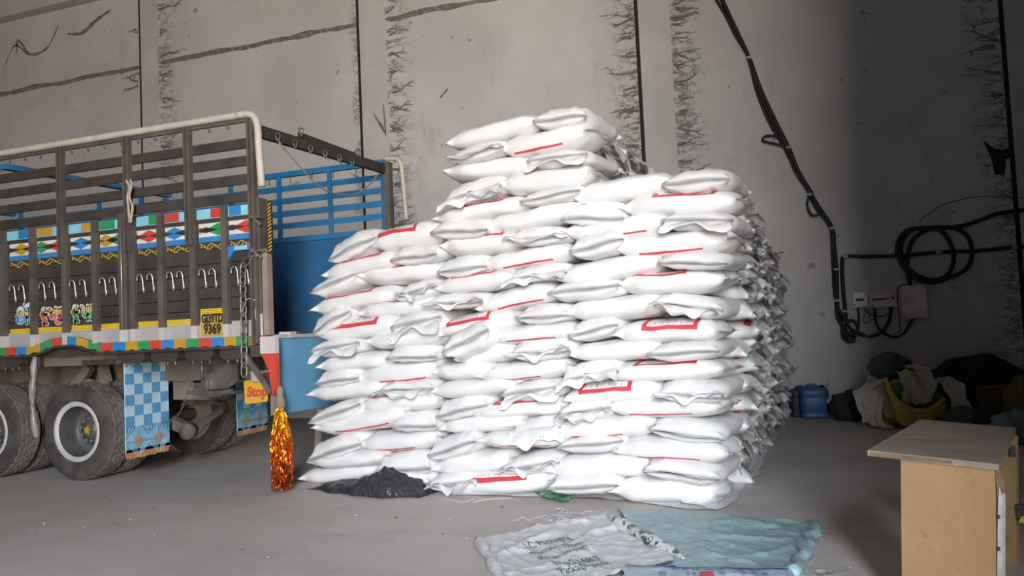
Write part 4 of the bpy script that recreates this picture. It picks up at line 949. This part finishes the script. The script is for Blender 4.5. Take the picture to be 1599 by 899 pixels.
# ------------------------------------------------------------------ old desk
W_TOP=None
def wood_mat():
    t=NT('worn_board'); p=t.pos(); c=t.mix(t.ss(t.noise(p,2.5,6,.7,(1,1,.4)),.3,.7),(.42,.255,.125),(.49,.305,.155))
    c=t.mix(t.math('MULTIPLY',t.ss(t.noise(p,5.5,6,.75),.60,.72),.75),c,(.17,.10,.055)); t.col(c); t.b.inputs['Roughness'].default_value=.55; t.bump(t.noise(p,18,4),.15,.004); return t.m
def top_mat():
    t=NT('desk_top'); p=t.pos(); c=t.mix(t.ss(t.noise(p,3.5,6,.7,(1,2.2,1)),.3,.7),(.30,.235,.18),(.42,.34,.265))
    c=t.mix(t.math('MULTIPLY',t.ss(t.noise(p,7,6,.8,(1,3,1)),.6,.72),.7),c,(.12,.09,.065)); t.col(c); t.b.inputs['Roughness'].default_value=.5; t.bump(t.noise(p,22,4),.15,.003); return t.m
M_WOOD=wood_mat(); M_DTOP=top_mat(); M_EDGE=mat('chipped_white_edge',(.55,.54,.52),.7,var=.2,scale=14); M_RAW=mat('raw_chipboard',(.25,.17,.11),.9,var=.3,scale=20)
NLc,NRc,FRc,FLc=V(.255,4.416,.74),V(.755,4.047,.74),V(1.082,5.27,.74),V(.648,5.68,.74)
dk=thing('desk','old tan chipboard desk with overhanging scuffed top, in the near shaded corner','desk',None,(.68,4.8,0))
def dp(n,me,m,par=None): o=obj(n,me,m); o.parent=par or dk; o.matrix_parent_inverse=Matrix.Translation(-dk.location) if par is None else Matrix(); return o
dp('desk_top',MB().poly([FLc,FRc,NRc,NLc],(0,0,-.028)).me(),M_DTOP)
ex=(NRc-NLc).normalized(); ey=Vector((-ex.y,ex.x,0)); by=(FRc-NRc).normalized(); Z3=V(0,0,1)
# banding along the near edge, partly torn away
e0=NLc+ex*.02-ey*.003-Z3*.006; dp('edge_band',MB().poly([e0,e0+ex*.40,e0+ex*.40-Z3*.012,e0+ex*.12-Z3*.020,e0-Z3*.018],-ey*.004).me(),M_RAW)
LEAN=ex*.045      # the loose legs lean a little
def upright(o,n,w,th,h,z0=0):
    p=[o,o+ex*w,o+ex*w+ey*th,o+ey*th]; return dp(n,MB().poly([V(q.x,q.y,z0)-LEAN for q in p][::-1],LEAN+V(0,0,h)).me(),M_WOOD)
a0=NLc+ex*.165+ey*.012; a0.z=0
w0=.455
upright(a0,'side_board',w0-.022,.030,.711)
c0=a0+ex*(w0-.020)
dp('white_edge_strip',MB().poly([c0-ey*.003-LEAN,c0+ex*.020-ey*.003-LEAN,c0+ex*.020-ey*.003+Z3*.60,c0+ex*.012-ey*.003+Z3*.64,c0-ey*.003+Z3*.55][::1],ey*.033).me(),M_EDGE)
dp('chipped_corner',MB().poly([c0+Z3*.56,c0+ex*.014+Z3*.645,c0+ex*.020+Z3*.61,c0+ex*.020+Z3*.711,c0+Z3*.711],ey*.028).me(),M_RAW)
for z in (.36,.50):
    k=c0-LEAN*(1-z/.711); dp('screw',MB().box((k.x+.004,k.y-.014,z),(k.x+.016,k.y-.006,z+.018)).me(),M_BOXD)
b0=a0+by*1.12; upright(b0+ex*.02,'side_board',w0-.02,.030,.711)
dp('back_rail',MB().poly([a0+ex*.05+ey*.03+Z3*.42,b0+ex*.05+Z3*.42,b0+ex*.05+Z3*.70,a0+ex*.05+ey*.03+Z3*.70],ex*.018).me(),M_RAW)
h0=b0+ex*(w0-.005)
dp('hinge',MB().box((h0.x-.03,h0.y-.012,.60),(h0.x-.002,h0.y-.004,.66)).me(),M_BOXD); dp('latch',MB().box((h0.x-.02,h0.y-.02,.27),(h0.x+.012,h0.y-.004,.34)).me(),M_BOXD)
o=obj('yellow_tape',MB().poly([(h0.x-.02,h0.y-.03,.25),(h0.x+.05,h0.y-.04,.265),(h0.x+.055,h0.y-.04,.235),(h0.x,h0.y-.03,.285)],(0,-.004,0)).me(),mat('yellow_scrap',(.55,.45,.06),.6)); o.parent=dk; o.matrix_parent_inverse=Matrix.Translation(-dk.location)

# ------------------------------------------------------------------ sheets on the floor
def sheet_z(p,amp,seed,fold,base):
    q=p*fold; h=1-abs(noise.noise((q.x,q.y,seed)))*2.2; h2=1-abs(noise.noise((q.x*2.6,q.y*2.6,seed+3)))*2
    return max(.003,base+amp*max(0,h)**3+amp*.5*max(0,h2)**3+amp*.35*(noise.noise((q.x*5,q.y*5,seed))+.6))
def sheet(corner, nx, ny, amp, seed, fold=2.2, edge=.03, base=.006, th=.003):
    """a crumpled sheet lying on the floor: bilinear patch with creases"""
    A,B,Cc,D=[Vector(c) for c in corner]; vs=[]
    for i in range(nx+1):
        u=i/nx
        for j in range(ny+1):
            v=j/ny; p=A.lerp(B,u).lerp(D.lerp(Cc,u),v)
            ed=min(u,1-u,v,1-v)
            if ed<.08: p=p+Vector((noise.noise((u*7,v*7,seed)),noise.noise((u*7,v*7,seed+5)),0))*edge
            vs.append((p.x,p.y,sheet_z(p,amp,seed,fold,base)))
    N=(nx+1)*(ny+1); W=ny+1; fs=[]
    for i in range(nx):
        for j in range(ny):
            a=i*W+j; fs.append((a,a+1,a+W+1,a+W))
    n=Vector(mesh(vs,fs[:1]).polygons[0].normal)
    if n.z<0: fs=[f[::-1] for f in fs]
    return mesh(vs,fs,True)
def sheet_mat(name,col,print_=None):
    t=NT(name); p=t.pos(); c=t.mix(t.ss(t.noise(p,6,4),.3,.7),tuple(k*.9 for k in col),col); t.col(c); t.b.inputs['Roughness'].default_value=.38; t.b.inputs['Specular IOR Level'].default_value=.5
    cr=t.math('ABSOLUTE',t.math('SUBTRACT',t.noise(p,9,5,.65),.5)); t.bump(t.ss(cr,0,.09),.35,.012); return t.m
def flat(me,z): 
    for v in me.vertices: v.co.z=z+v.co.z
    return me
TL=sheet_mat('teal_plastic',(.33,.50,.53)); WS=sheet_mat('white_sack_cloth',(.74,.74,.75)); BL=sheet_mat('pale_blue_plastic',(.46,.60,.72))
tl=obj('plastic_sheet',sheet(TEAL,60,60,.022,3),TL); tl['label']='pale teal plastic sheet spread on the floor under the white printed sack'; tl['category']='sheet'
# rolled rim at the far side of the teal sheet
A,B=Vector(TEAL[1]),Vector(TEAL[2]); q=MB()
pts=[A.lerp(B,k/14)+V(-.02+.05*noise.noise((k*.7,1,2)),0,.03+.012*noise.noise((k*.9,4,2))) for k in range(15)]; pts[0]+=V(-.08,.03,-.015)
q.tube(pts,.036,9,taper=lambda u:.6+.5*abs(math.sin(u*8))); r=obj('rolled_hem',q.me(),TL); r.parent=tl
q=MB(); rr=random.Random(5)
for k in range(26):
    p=A.lerp(B,rr.random())+V(.02,0,.02); d=V(rr.uniform(.01,.03),rr.uniform(-.03,.03),rr.uniform(-.01,.01)); q.tube([p,p+d*.5+V(0,0,.006),p+d],.0011,4)
r=obj('frayed_threads',q.me(),TL,kind='stuff'); r.parent=tl
ws=obj('empty_sack',sheet(WSACK,84,84,.024,8,base=.012),WS); ws['label']='empty white woven sack with green printed lines, flat on the floor'; ws['category']='sack'
M_GREEN=mat('green_ink',lin('#3f6b58'),.6,var=.2,scale=30,bump=0)
def zat(me,x,y):      # height of the sheet under a point
    best=min(me.vertices,key=lambda v:(v.co.x-x)**2+(v.co.y-y)**2); return best.co.z
def printed(body,size,loc,ang,m,parent,sx=1.0,shear=0.0,bold=.0008):
    me=text_mesh(body,size,V(0,0,0),Matrix.Rotation(ang,3,'Z'),.0,sx=1.0,shear=shear,align='LEFT',bold=bold)
    me.transform(Matrix.Translation((loc[0],loc[1],0))@Matrix.Rotation(ang,4,'Z')@Matrix.Diagonal((sx,1,1,1))@Matrix.Rotation(-ang,4,'Z'))
    bm=bmesh.new(); bm.from_mesh(me); bmesh.ops.subdivide_edges(bm,edges=[e for e in bm.edges if e.calc_length()>.02],cuts=3,use_grid_fill=True); bmesh.ops.triangulate(bm,faces=bm.faces)
    for v in bm.verts:
        v.co.z=sheet_z(Vector((v.co.x,v.co.y,0)),.024,8,2.2,.012)+.005
    bm.to_mesh(me); bm.free()
    o=obj('printed_line',me,m); o.parent=parent; return o
ta=math.atan2(5.188-4.932,-1.523+1.744)
for body,size,loc,sx in (('LC Packaging',.110,(-1.775,4.945),.60),('93x121(110)cm',.105,(-1.685,4.815),.55),('Re-use recycle)',.10,(-1.59,4.69),.55),('No.2168.7',.125,(-1.46,4.565),.62),('Packaging 2031',.105,(-1.39,4.44),.55)):
    printed(body,size,loc,ta,M_GREEN,ws,sx)
# folded printed edge of the sack: a soft roll covered with green strokes
A,B=Vector(WSACK[1])+V(.05,-.12,0),Vector(WSACK[2])+V(0,.0,0); q=MB(); pts=[A.lerp(B,k/20)+V(.02*noise.noise((k*.5,2,1)),.02*noise.noise((k*.5,7,1)),.028) for k in range(21)]
q.tube(pts,.052,12,taper=lambda u:(.75+.35*abs(math.sin(u*7+.4)))*min(1,.2+u*4,.15+(1-u)*6))
for k,v in enumerate(q.v): q.v[k]=(v[0],v[1],max(.006,.028+(v[2]-.028)*.75))
def fold_mat():
    t=NT('printed_fold'); p=t.pos(); m=t.math('MULTIPLY',t.math('GREATER_THAN',t.noise(p,1,3,.6,(26,9,26)),.53),t.math('GREATER_THAN',t.noise(p,3.5,2),.42)); c=t.mix(m,(.70,.71,.70),lin('#35584a')); t.col(c); t.b.inputs['Roughness'].default_value=.4
    t.bump(t.noise(p,16,4),.5,.02); return t.m
r=obj('folded_edge',q.me(),fold_mat()); r.parent=ws
q=MB(); A,B=Vector(WSACK[0]),Vector(WSACK[3]); q.tube([A.lerp(B,k/16)+V(.02*noise.noise((k*.8,2,5))+.02,0,.03) for k in range(17)],.04,9,taper=lambda u:.5+.55*abs(math.sin(u*9)))
r=obj('rolled_hem',q.me(),WS); r.parent=ws
bl=obj('printed_sheet',sheet(BLUE,40,26,.010,15,base=.045),BL); bl['label']='pale blue printed plastic sheet with a navy stripe and red square'; bl['category']='sheet'
def painted_patch(name,cs,m,parent,n=12,lift=.004):
    A,B,Cc,D=[Vector(c) for c in cs]; vs=[]; cache=[(v.co.x,v.co.y,v.co.z) for v in parent.data.vertices]
    for i in range(n+1):
        for j in range(4):
            p=A.lerp(B,i/n).lerp(D.lerp(Cc,i/n),j/3); near=sorted(cache,key=lambda c:(c[0]-p.x)**2+(c[1]-p.y)**2)[:4]; vs.append((p.x,p.y,max(c[2] for c in near)+lift))
    o=obj(name,mesh(vs,[(i*4+j,(i+1)*4+j,(i+1)*4+j+1,i*4+j+1) for i in range(n) for j in range(3)]),m); o.parent=parent; return o
b0_,b1_,b2_,b3_=[Vector(c) for c in BLUE]
NAVY=mat('navy_ink',lin('#2c3a8c'),.5,bump=0); REDI=mat('red_ink',lin('#d8433f'),.5,bump=0); GRI=mat('grey_ink',lin('#6f86a3'),.5,bump=0)
def bp(u,v): return b0_.lerp(b1_,u).lerp(b3_.lerp(b2_,u),v)
painted_patch('navy_stripe',[bp(.02,.02),bp(.98,.02),bp(.98,.055),bp(.02,.055)],NAVY,bl,40)
painted_patch('red_square',[bp(.46,.14),bp(.54,.14),bp(.54,.32),bp(.46,.32)],REDI,bl,4)
for u,w in ((.22,.04),(.38,.02),(.42,.02),(.57,.04),(.70,.03),(.76,.03),(.82,.03)):
    for dv in (.17,.215): painted_patch('printed_mark',[bp(u,dv),bp(u+w,dv),bp(u+w,dv+.025),bp(u,dv+.025)],GRI,bl,2)
for u in (.3,.36,.42,.5,.56,.68,.75): painted_patch('printed_mark',[bp(u,.085),bp(u+.04,.085),bp(u+.04,.10),bp(u,.10)],NAVY,bl,2)
# green plastic under the first sacks, clear liner edges, black plastic heap, strings, scraps
gs=obj('plastic_sheet',sheet(GREEN,24,14,.02,21,fold=5),sheet_mat('green_plastic',(.16,.42,.20))); gs['label']='bright green plastic scrap under the lowest sacks'; gs['category']='sheet'
LM=sheet_mat('milky_liner',(.66,.68,.69))
def liner(name,pts,label,seed,w=.14):
    P_=smooth_path(pts,8); vs=[]; M_=5
    for i,p in enumerate(P_):
        d=(P_[min(i+1,len(P_)-1)]-P_[max(i-1,0)]).normalized(); out=Vector((d.y,-d.x,0))
        for j in range(M_):
            s=j/(M_-1); vs.append(p+out*(-.22+s*(.22+w*(.5+.6*abs(noise.noise((i*.35,seed,0)))*2)))+V(0,0,.006+.07*(1-s)*(.6+.8*abs(noise.noise((i*.5,j*.7,seed))))+.02*abs(noise.noise((i*.9,j,seed)))))
    fs=[(i*M_+j,(i+1)*M_+j,(i+1)*M_+j+1,i*M_+j+1) for i in range(len(P_)-1) for j in range(M_-1)]
    o=obj(name,mesh(vs,[f[::-1] for f in fs],True),LM); o['label']=label; o['category']='liner'; return o
liner('plastic_liner',LINER,'milky plastic liner edge showing under the front row of sacks',2,.06)
liner('plastic_liner',LINERB,'milky plastic liner edge along the shaded flank of the stack',9,.10)
q=MB(); NX,NY=70,30; vs=[]
P0,P1=V(-4.50,6.70,0),V(-3.20,6.50,0); dv=(P1-P0); pn=V(-dv.y,dv.x,0).normalized()
for i in range(NX+1):
    u=i/NX; hh=(.02+.19*math.exp(-((u-.66)/.22)**2)+.06*math.exp(-((u-.92)/.06)**2)+.05*math.exp(-((u-.25)/.15)**2))*min(1,u*8,(1-u)*14); wd2=.10+.16*math.exp(-((u-.6)/.4)**2)
    for j in range(NY+1):
        s=j/NY; a=PI*s; q3=V(u*9,s*5,1.7); cr=(1-abs(noise.noise(q3))*2)**2*.3+noise.noise(q3*2.3)*.25
        y=-math.cos(a)*wd2*(1+.3*noise.noise((u*6,s*2,4))); z=hh*max(0,math.sin(a))**.7*(1+.55*(cr-.1))
        p=P0+dv*u+pn*y+V(.03*noise.noise((u*8,s*4,2)),0,0); vs.append((p.x,p.y,max(.002,z)))
fs=[(i*(NY+1)+j,(i+1)*(NY+1)+j,(i+1)*(NY+1)+j+1,i*(NY+1)+j+1) for i in range(NX) for j in range(NY)]
BK=NT('black_polythene'); BK.col((.035,.037,.042)); BK.b.inputs['Roughness'].default_value=.35; pp=BK.pos(); BK.bump(BK.ss(BK.math('ABSOLUTE',BK.math('SUBTRACT',BK.noise(pp,9,5,.7),.5)),0,.1),.6,.02)
o=obj('black_plastic',mesh(vs,fs,True),BK.m); o['label']='crumpled black plastic sheet heaped at the foot of the sacks'; o['category']='sheet'
def strings(label,c,rx,ry,n,seed,m,rad=.0022,lift=.05,ln=9):
    rr=random.Random(seed); q=MB()
    for k in range(n):
        p=V(c[0]+rr.uniform(-rx,rx),c[1]+rr.uniform(-ry,ry),.004); a=rr.uniform(0,6.3); pts=[]
        for s in range(ln):
            pts.append(V(p.x,p.y,.004+abs(noise.noise((k,s*.6,seed)))*lift)); a+=rr.uniform(-1.1,1.1); p=p+V(math.cos(a),math.sin(a),0)*.04
        q.tube(smooth_path(pts,3),rad,4)
    o=obj('string_tangle',q.me(),m); o['label']=label; o['category']='string'; return o
STR=mat('white_thread',(.66,.62,.66),.7,bump=0)
strings('tangle of pale thread on the floor before the green scrap',(-1.70,5.83),.17,.12,26,3,STR)
o=obj('string',MB().tube(smooth_path([(-3.02,6.35,.004),(-2.9,6.30,.004),(-2.75,6.25,.006),(-2.7,6.31,.02),(-2.68,6.27,.004),(-2.62,6.36,.004),(-2.5,6.42,.006),(-2.4,6.44,.004)],5),.004,5).me(),STR); o['label']='single white string on the floor before the middle column'; o['category']='string'
sc=obj('paper_scrap',sheet(SCRAP,14,6,.012,31,fold=7),sheet_mat('paper_white',(.7,.7,.7))); sc['label']='torn white scrap on the floor near the desk'; sc['category']='scrap'
rr=random.Random(8)
for k in range(34):
    x=rr.uniform(-6,-.2) if k<22 else rr.uniform(-7.5,-4.6); y=rr.uniform(4.3,6.2) if k<22 else rr.uniform(4.8,6.6); s=rr.uniform(.006,.016)
    c=obj('crumb',MB().poly([(x+s*math.cos(a*1.25+rr.random()*.5),y+s*math.sin(a*1.25),.001) for a in range(5)],(0,0,s*.5)).me(),M_CLIP if k%3 else M_RAW); c['label']='tiny pale crumb of litter on the concrete floor'; c['category']='litter'; c['group']='litter crumbs on the floor'
o=obj('plastic_scrap',sheet([(-4.95,6.98,0),(-4.82,7.0,0),(-4.8,6.93,0),(-4.92,6.92,0)],10,6,.03,44,fold=9),LM); o['label']='small clear plastic scrap beside the prop stick'; o['category']='scrap'

# ------------------------------------------------------------------ dim corner: canister, open rubbish sack, bundles
M_CAN=mat('blue_canister',lin('#285a92'),.45,var=.15,scale=6,dust=.2,dustcol=(.2,.22,.25)); M_DARK=mat('dark_cloth',(.020,.020,.023),.9,var=.3,scale=8)
def canister(label,x,y,w,d,h,m,ang):
    t=thing('canister',label,'canister',None,(x,y,0)); t.rotation_euler=(0,0,ang)
    prof=[]; vs=[];n=20; zs=[(0,.93),(.02,1),(.05,1),(.06,.975),(.10,.975),(.11,1),(h*.62,1),(h*.64,.975),(h*.68,.975),(h*.70,1),(h*.86,1),(h*.94,.92),(h*.965,.75)]
    for z,s in zs:
        for k in range(n):
            a=2*PI*k/n; e=.42; ca,sa=math.cos(a),math.sin(a); vs.append((w/2*s*math.copysign(abs(ca)**e,ca),d/2*s*math.copysign(abs(sa)**e,sa),z))
    fs=[(i*n+k,i*n+(k+1)%n,(i+1)*n+(k+1)%n,(i+1)*n+k) for i in range(len(zs)-1) for k in range(n)]+[tuple(range(n-1,-1,-1)),tuple((len(zs)-1)*n+k for k in range(n))]
    obj('can_body',mesh(vs,fs,True),m,t)
    obj('can_handle',MB().tube(smooth_path([(-w*.25,0,h*.93),(-w*.20,0,h*1.03),(w*.05,0,h*1.03),(w*.12,0,h*.94)],5),.022,8).me(),m,t)
    obj('can_cap',MB().lathe([(0,h*1.03),(.035,h*1.03),(.038,h*1.02),(.038,h*.95)][::-1],14,'Z',(w*.30,0,0)).me(),M_DARK,t)
    obj('can_label',MB().box((w*.40,-d/2-.004,h*.42),(w*.46,-d/2+.004,h*.62)).me(),M_CLIP,t)
canister('blue plastic canister with moulded handle standing by the back wall',.055,12.08,.38,.30,.44,M_CAN,.1)
canister('dark canister half hidden behind the blue one',-.10,12.30,.34,.24,.40,mat('dull_can',(.03,.035,.05),.6),.2)

def blob(c,r,seed,amp=.25,nu=36,nv=18,flat_=.0,sq=1.0):
    vs=[];c=Vector(c)
    for i in range(nv+1):
        th=PI*i/nv
        for k in range(nu):
            a=2*PI*k/nu; d=Vector((math.sin(th)*math.cos(a),math.sin(th)*math.sin(a),math.cos(th))); q=d*2.2+Vector((seed,seed*.7,0))
            s=1+amp*(noise.noise(q)*.8+(1-abs(noise.noise(q*2.1))*2)**2*.35-.15+.25*noise.noise(q*4))
            p=c+Vector((d.x*r[0],d.y*r[1],d.z*r[2]))*s; vs.append((p.x,p.y,max(.003,p.z)))
    fs=[(i*nu+k,(i+1)*nu+k,(i+1)*nu+(k+1)%nu,i*nu+(k+1)%nu) for i in range(nv) for k in range(nu)]
    return mesh(vs,fs,True)
SWC=sheet_mat('soiled_sack',(.50,.47,.42)); YEL=sheet_mat('yellow_sack',(.50,.40,.07)); GRN=sheet_mat('green_bag',(.05,.22,.07)); DGR=sheet_mat('dark_green_bag',(.05,.09,.08)); BRN=sheet_mat('brown_patch',(.28,.21,.17)); TEA=sheet_mat('grey_teal',(.10,.15,.15))
def curved(path,width,amp,seed,nw=10,mat_=None,sub=5):
    """a drooping strip of sacking: path swept sideways, with ruffles and both faces"""
    P_=smooth_path(path,sub); w=Vector(width); vs=[]; n=len(P_)
    for i,p in enumerate(P_):
        for j in range(nw+1):
            s=j/nw-.5; d=p+w*s*(1+.15*math.sin(i*.6+seed)); k=amp*noise.noise((i*.22,s*3.5,seed)); vs.append(d+V(k*.6,-abs(k),k))
    f=[(i*(nw+1)+j,(i+1)*(nw+1)+j,(i+1)*(nw+1)+j+1,i*(nw+1)+j+1) for i in range(n-1) for j in range(nw)]
    b=MB(); b.add(vs,f,0,True); b.add([Vector(v)+V(.004,.006,.004) for v in vs],[q[::-1] for q in f],0,True); return b.me()
rb=thing('rubbish_sack','open yellow lined sack spilling white cloth and green plastic in the dim corner','sack',None,(1.15,11.2,0))
def rp(n,me,m): o=obj(n,me,m); o.parent=rb; o.matrix_parent_inverse=Matrix.Translation(-rb.location); return o
rp('sack_body',blob((1.15,11.35,.20),(.44,.36,.32),3,.25),YEL)
rp('hanging_flap',curved([(.86,11.1,.52),(.74,11.0,.46),(.66,10.93,.36),(.70,10.88,.18),(.78,10.84,.05)],(.30,-.16,-.10),.08,2),SWC)
rp('brown_side',curved([(.95,11.05,.52),(.86,10.95,.44),(.88,10.88,.28),(.95,10.84,.14)],(.20,-.06,-.08),.06,5),BRN)
for k in range(4):
    q=[(.90+.02*k,10.98-.02*k,.60-.06*k),(.93+.02*k,10.86,.44-.06*k),(1.02,10.80-.01*k,.30-.06*k),(1.18,10.78,.22-.055*k),(1.36,10.82,.24-.05*k),(1.52,10.92,.36-.07*k)]
    rp('yellow_fold',MB().tube(smooth_path(q,6),.045,8,taper=lambda u:.5+.6*math.sin(PI*u)).me(),YEL)
rp('white_roll',curved([(1.10,11.0,.70),(1.16,10.94,.56),(1.22,10.90,.42),(1.26,10.88,.32)],(.16,-.06,.05),.06,7),SWC)
rp('white_roll',curved([(1.20,11.1,.76),(1.31,11.0,.70),(1.35,10.95,.55),(1.33,10.92,.40),(1.27,10.9,.31)],(.15,-.08,.02),.05,8),SWC)
rp('white_flap',curved([(1.38,11.2,.52),(1.52,11.1,.58),(1.64,11.0,.50),(1.68,10.92,.32),(1.70,10.9,.12)],(.20,-.10,.02),.06,9),SWC)
rp('green_wrapper',blob((1.02,10.98,.40),(.07,.06,.13),5,.5,18,10),GRN)
rp('grey_bundle',blob((1.30,11.05,.32),(.22,.14,.15),6,.4,24,12),TEA)
rp('striped_cloth',blob((1.10,10.90,.36),(.05,.05,.11),9,.5,14,8),SWC)
o=obj('plastic_bag',blob((.99,11.42,.72),(.26,.20,.17),12,.28),DGR); o['label']='dark green plastic bag lying on top of the rubbish sack'; o['category']='bag'
o=obj('cloth_strip',curved([(.70,11.2,.60),(.80,11.2,.56),(.92,11.15,.58)],(.02,.06,.05),.03,3,5),SWC); o['label']='grey rag end sticking out below the dark green bag'; o['category']='cloth'
o=obj('dark_bundle',blob((.56,11.85,.16),(.30,.26,.24),15,.3),mat('navy_bundle',(.03,.032,.04),.8)); o['label']='black bundle slumped between the canister and the rubbish sack'; o['category']='bundle'
o=obj('dark_heap',blob((2.05,11.95,.36),(.62,.40,.44),18,.25),M_DARK); o['label']='large black heap of cloth behind the rubbish sack'; o['category']='heap'
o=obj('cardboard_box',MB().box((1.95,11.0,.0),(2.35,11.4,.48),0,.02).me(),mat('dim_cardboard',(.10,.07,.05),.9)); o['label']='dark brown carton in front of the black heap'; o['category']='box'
o=obj('plastic_bag',blob((1.70,10.75,.13),(.28,.22,.15),22,.3),mat('slate_bag',(.06,.075,.09),.6)); o['label']='slate blue bag on the floor between sack and carton'; o['category']='bag'
o=obj('plastic_bag',blob((1.98,9.75,.16),(.22,.20,.17),25,.35),mat('ice_bag',(.16,.25,.28),.5)); o['label']='pale blue plastic bag beyond the desk'; o['category']='bag'
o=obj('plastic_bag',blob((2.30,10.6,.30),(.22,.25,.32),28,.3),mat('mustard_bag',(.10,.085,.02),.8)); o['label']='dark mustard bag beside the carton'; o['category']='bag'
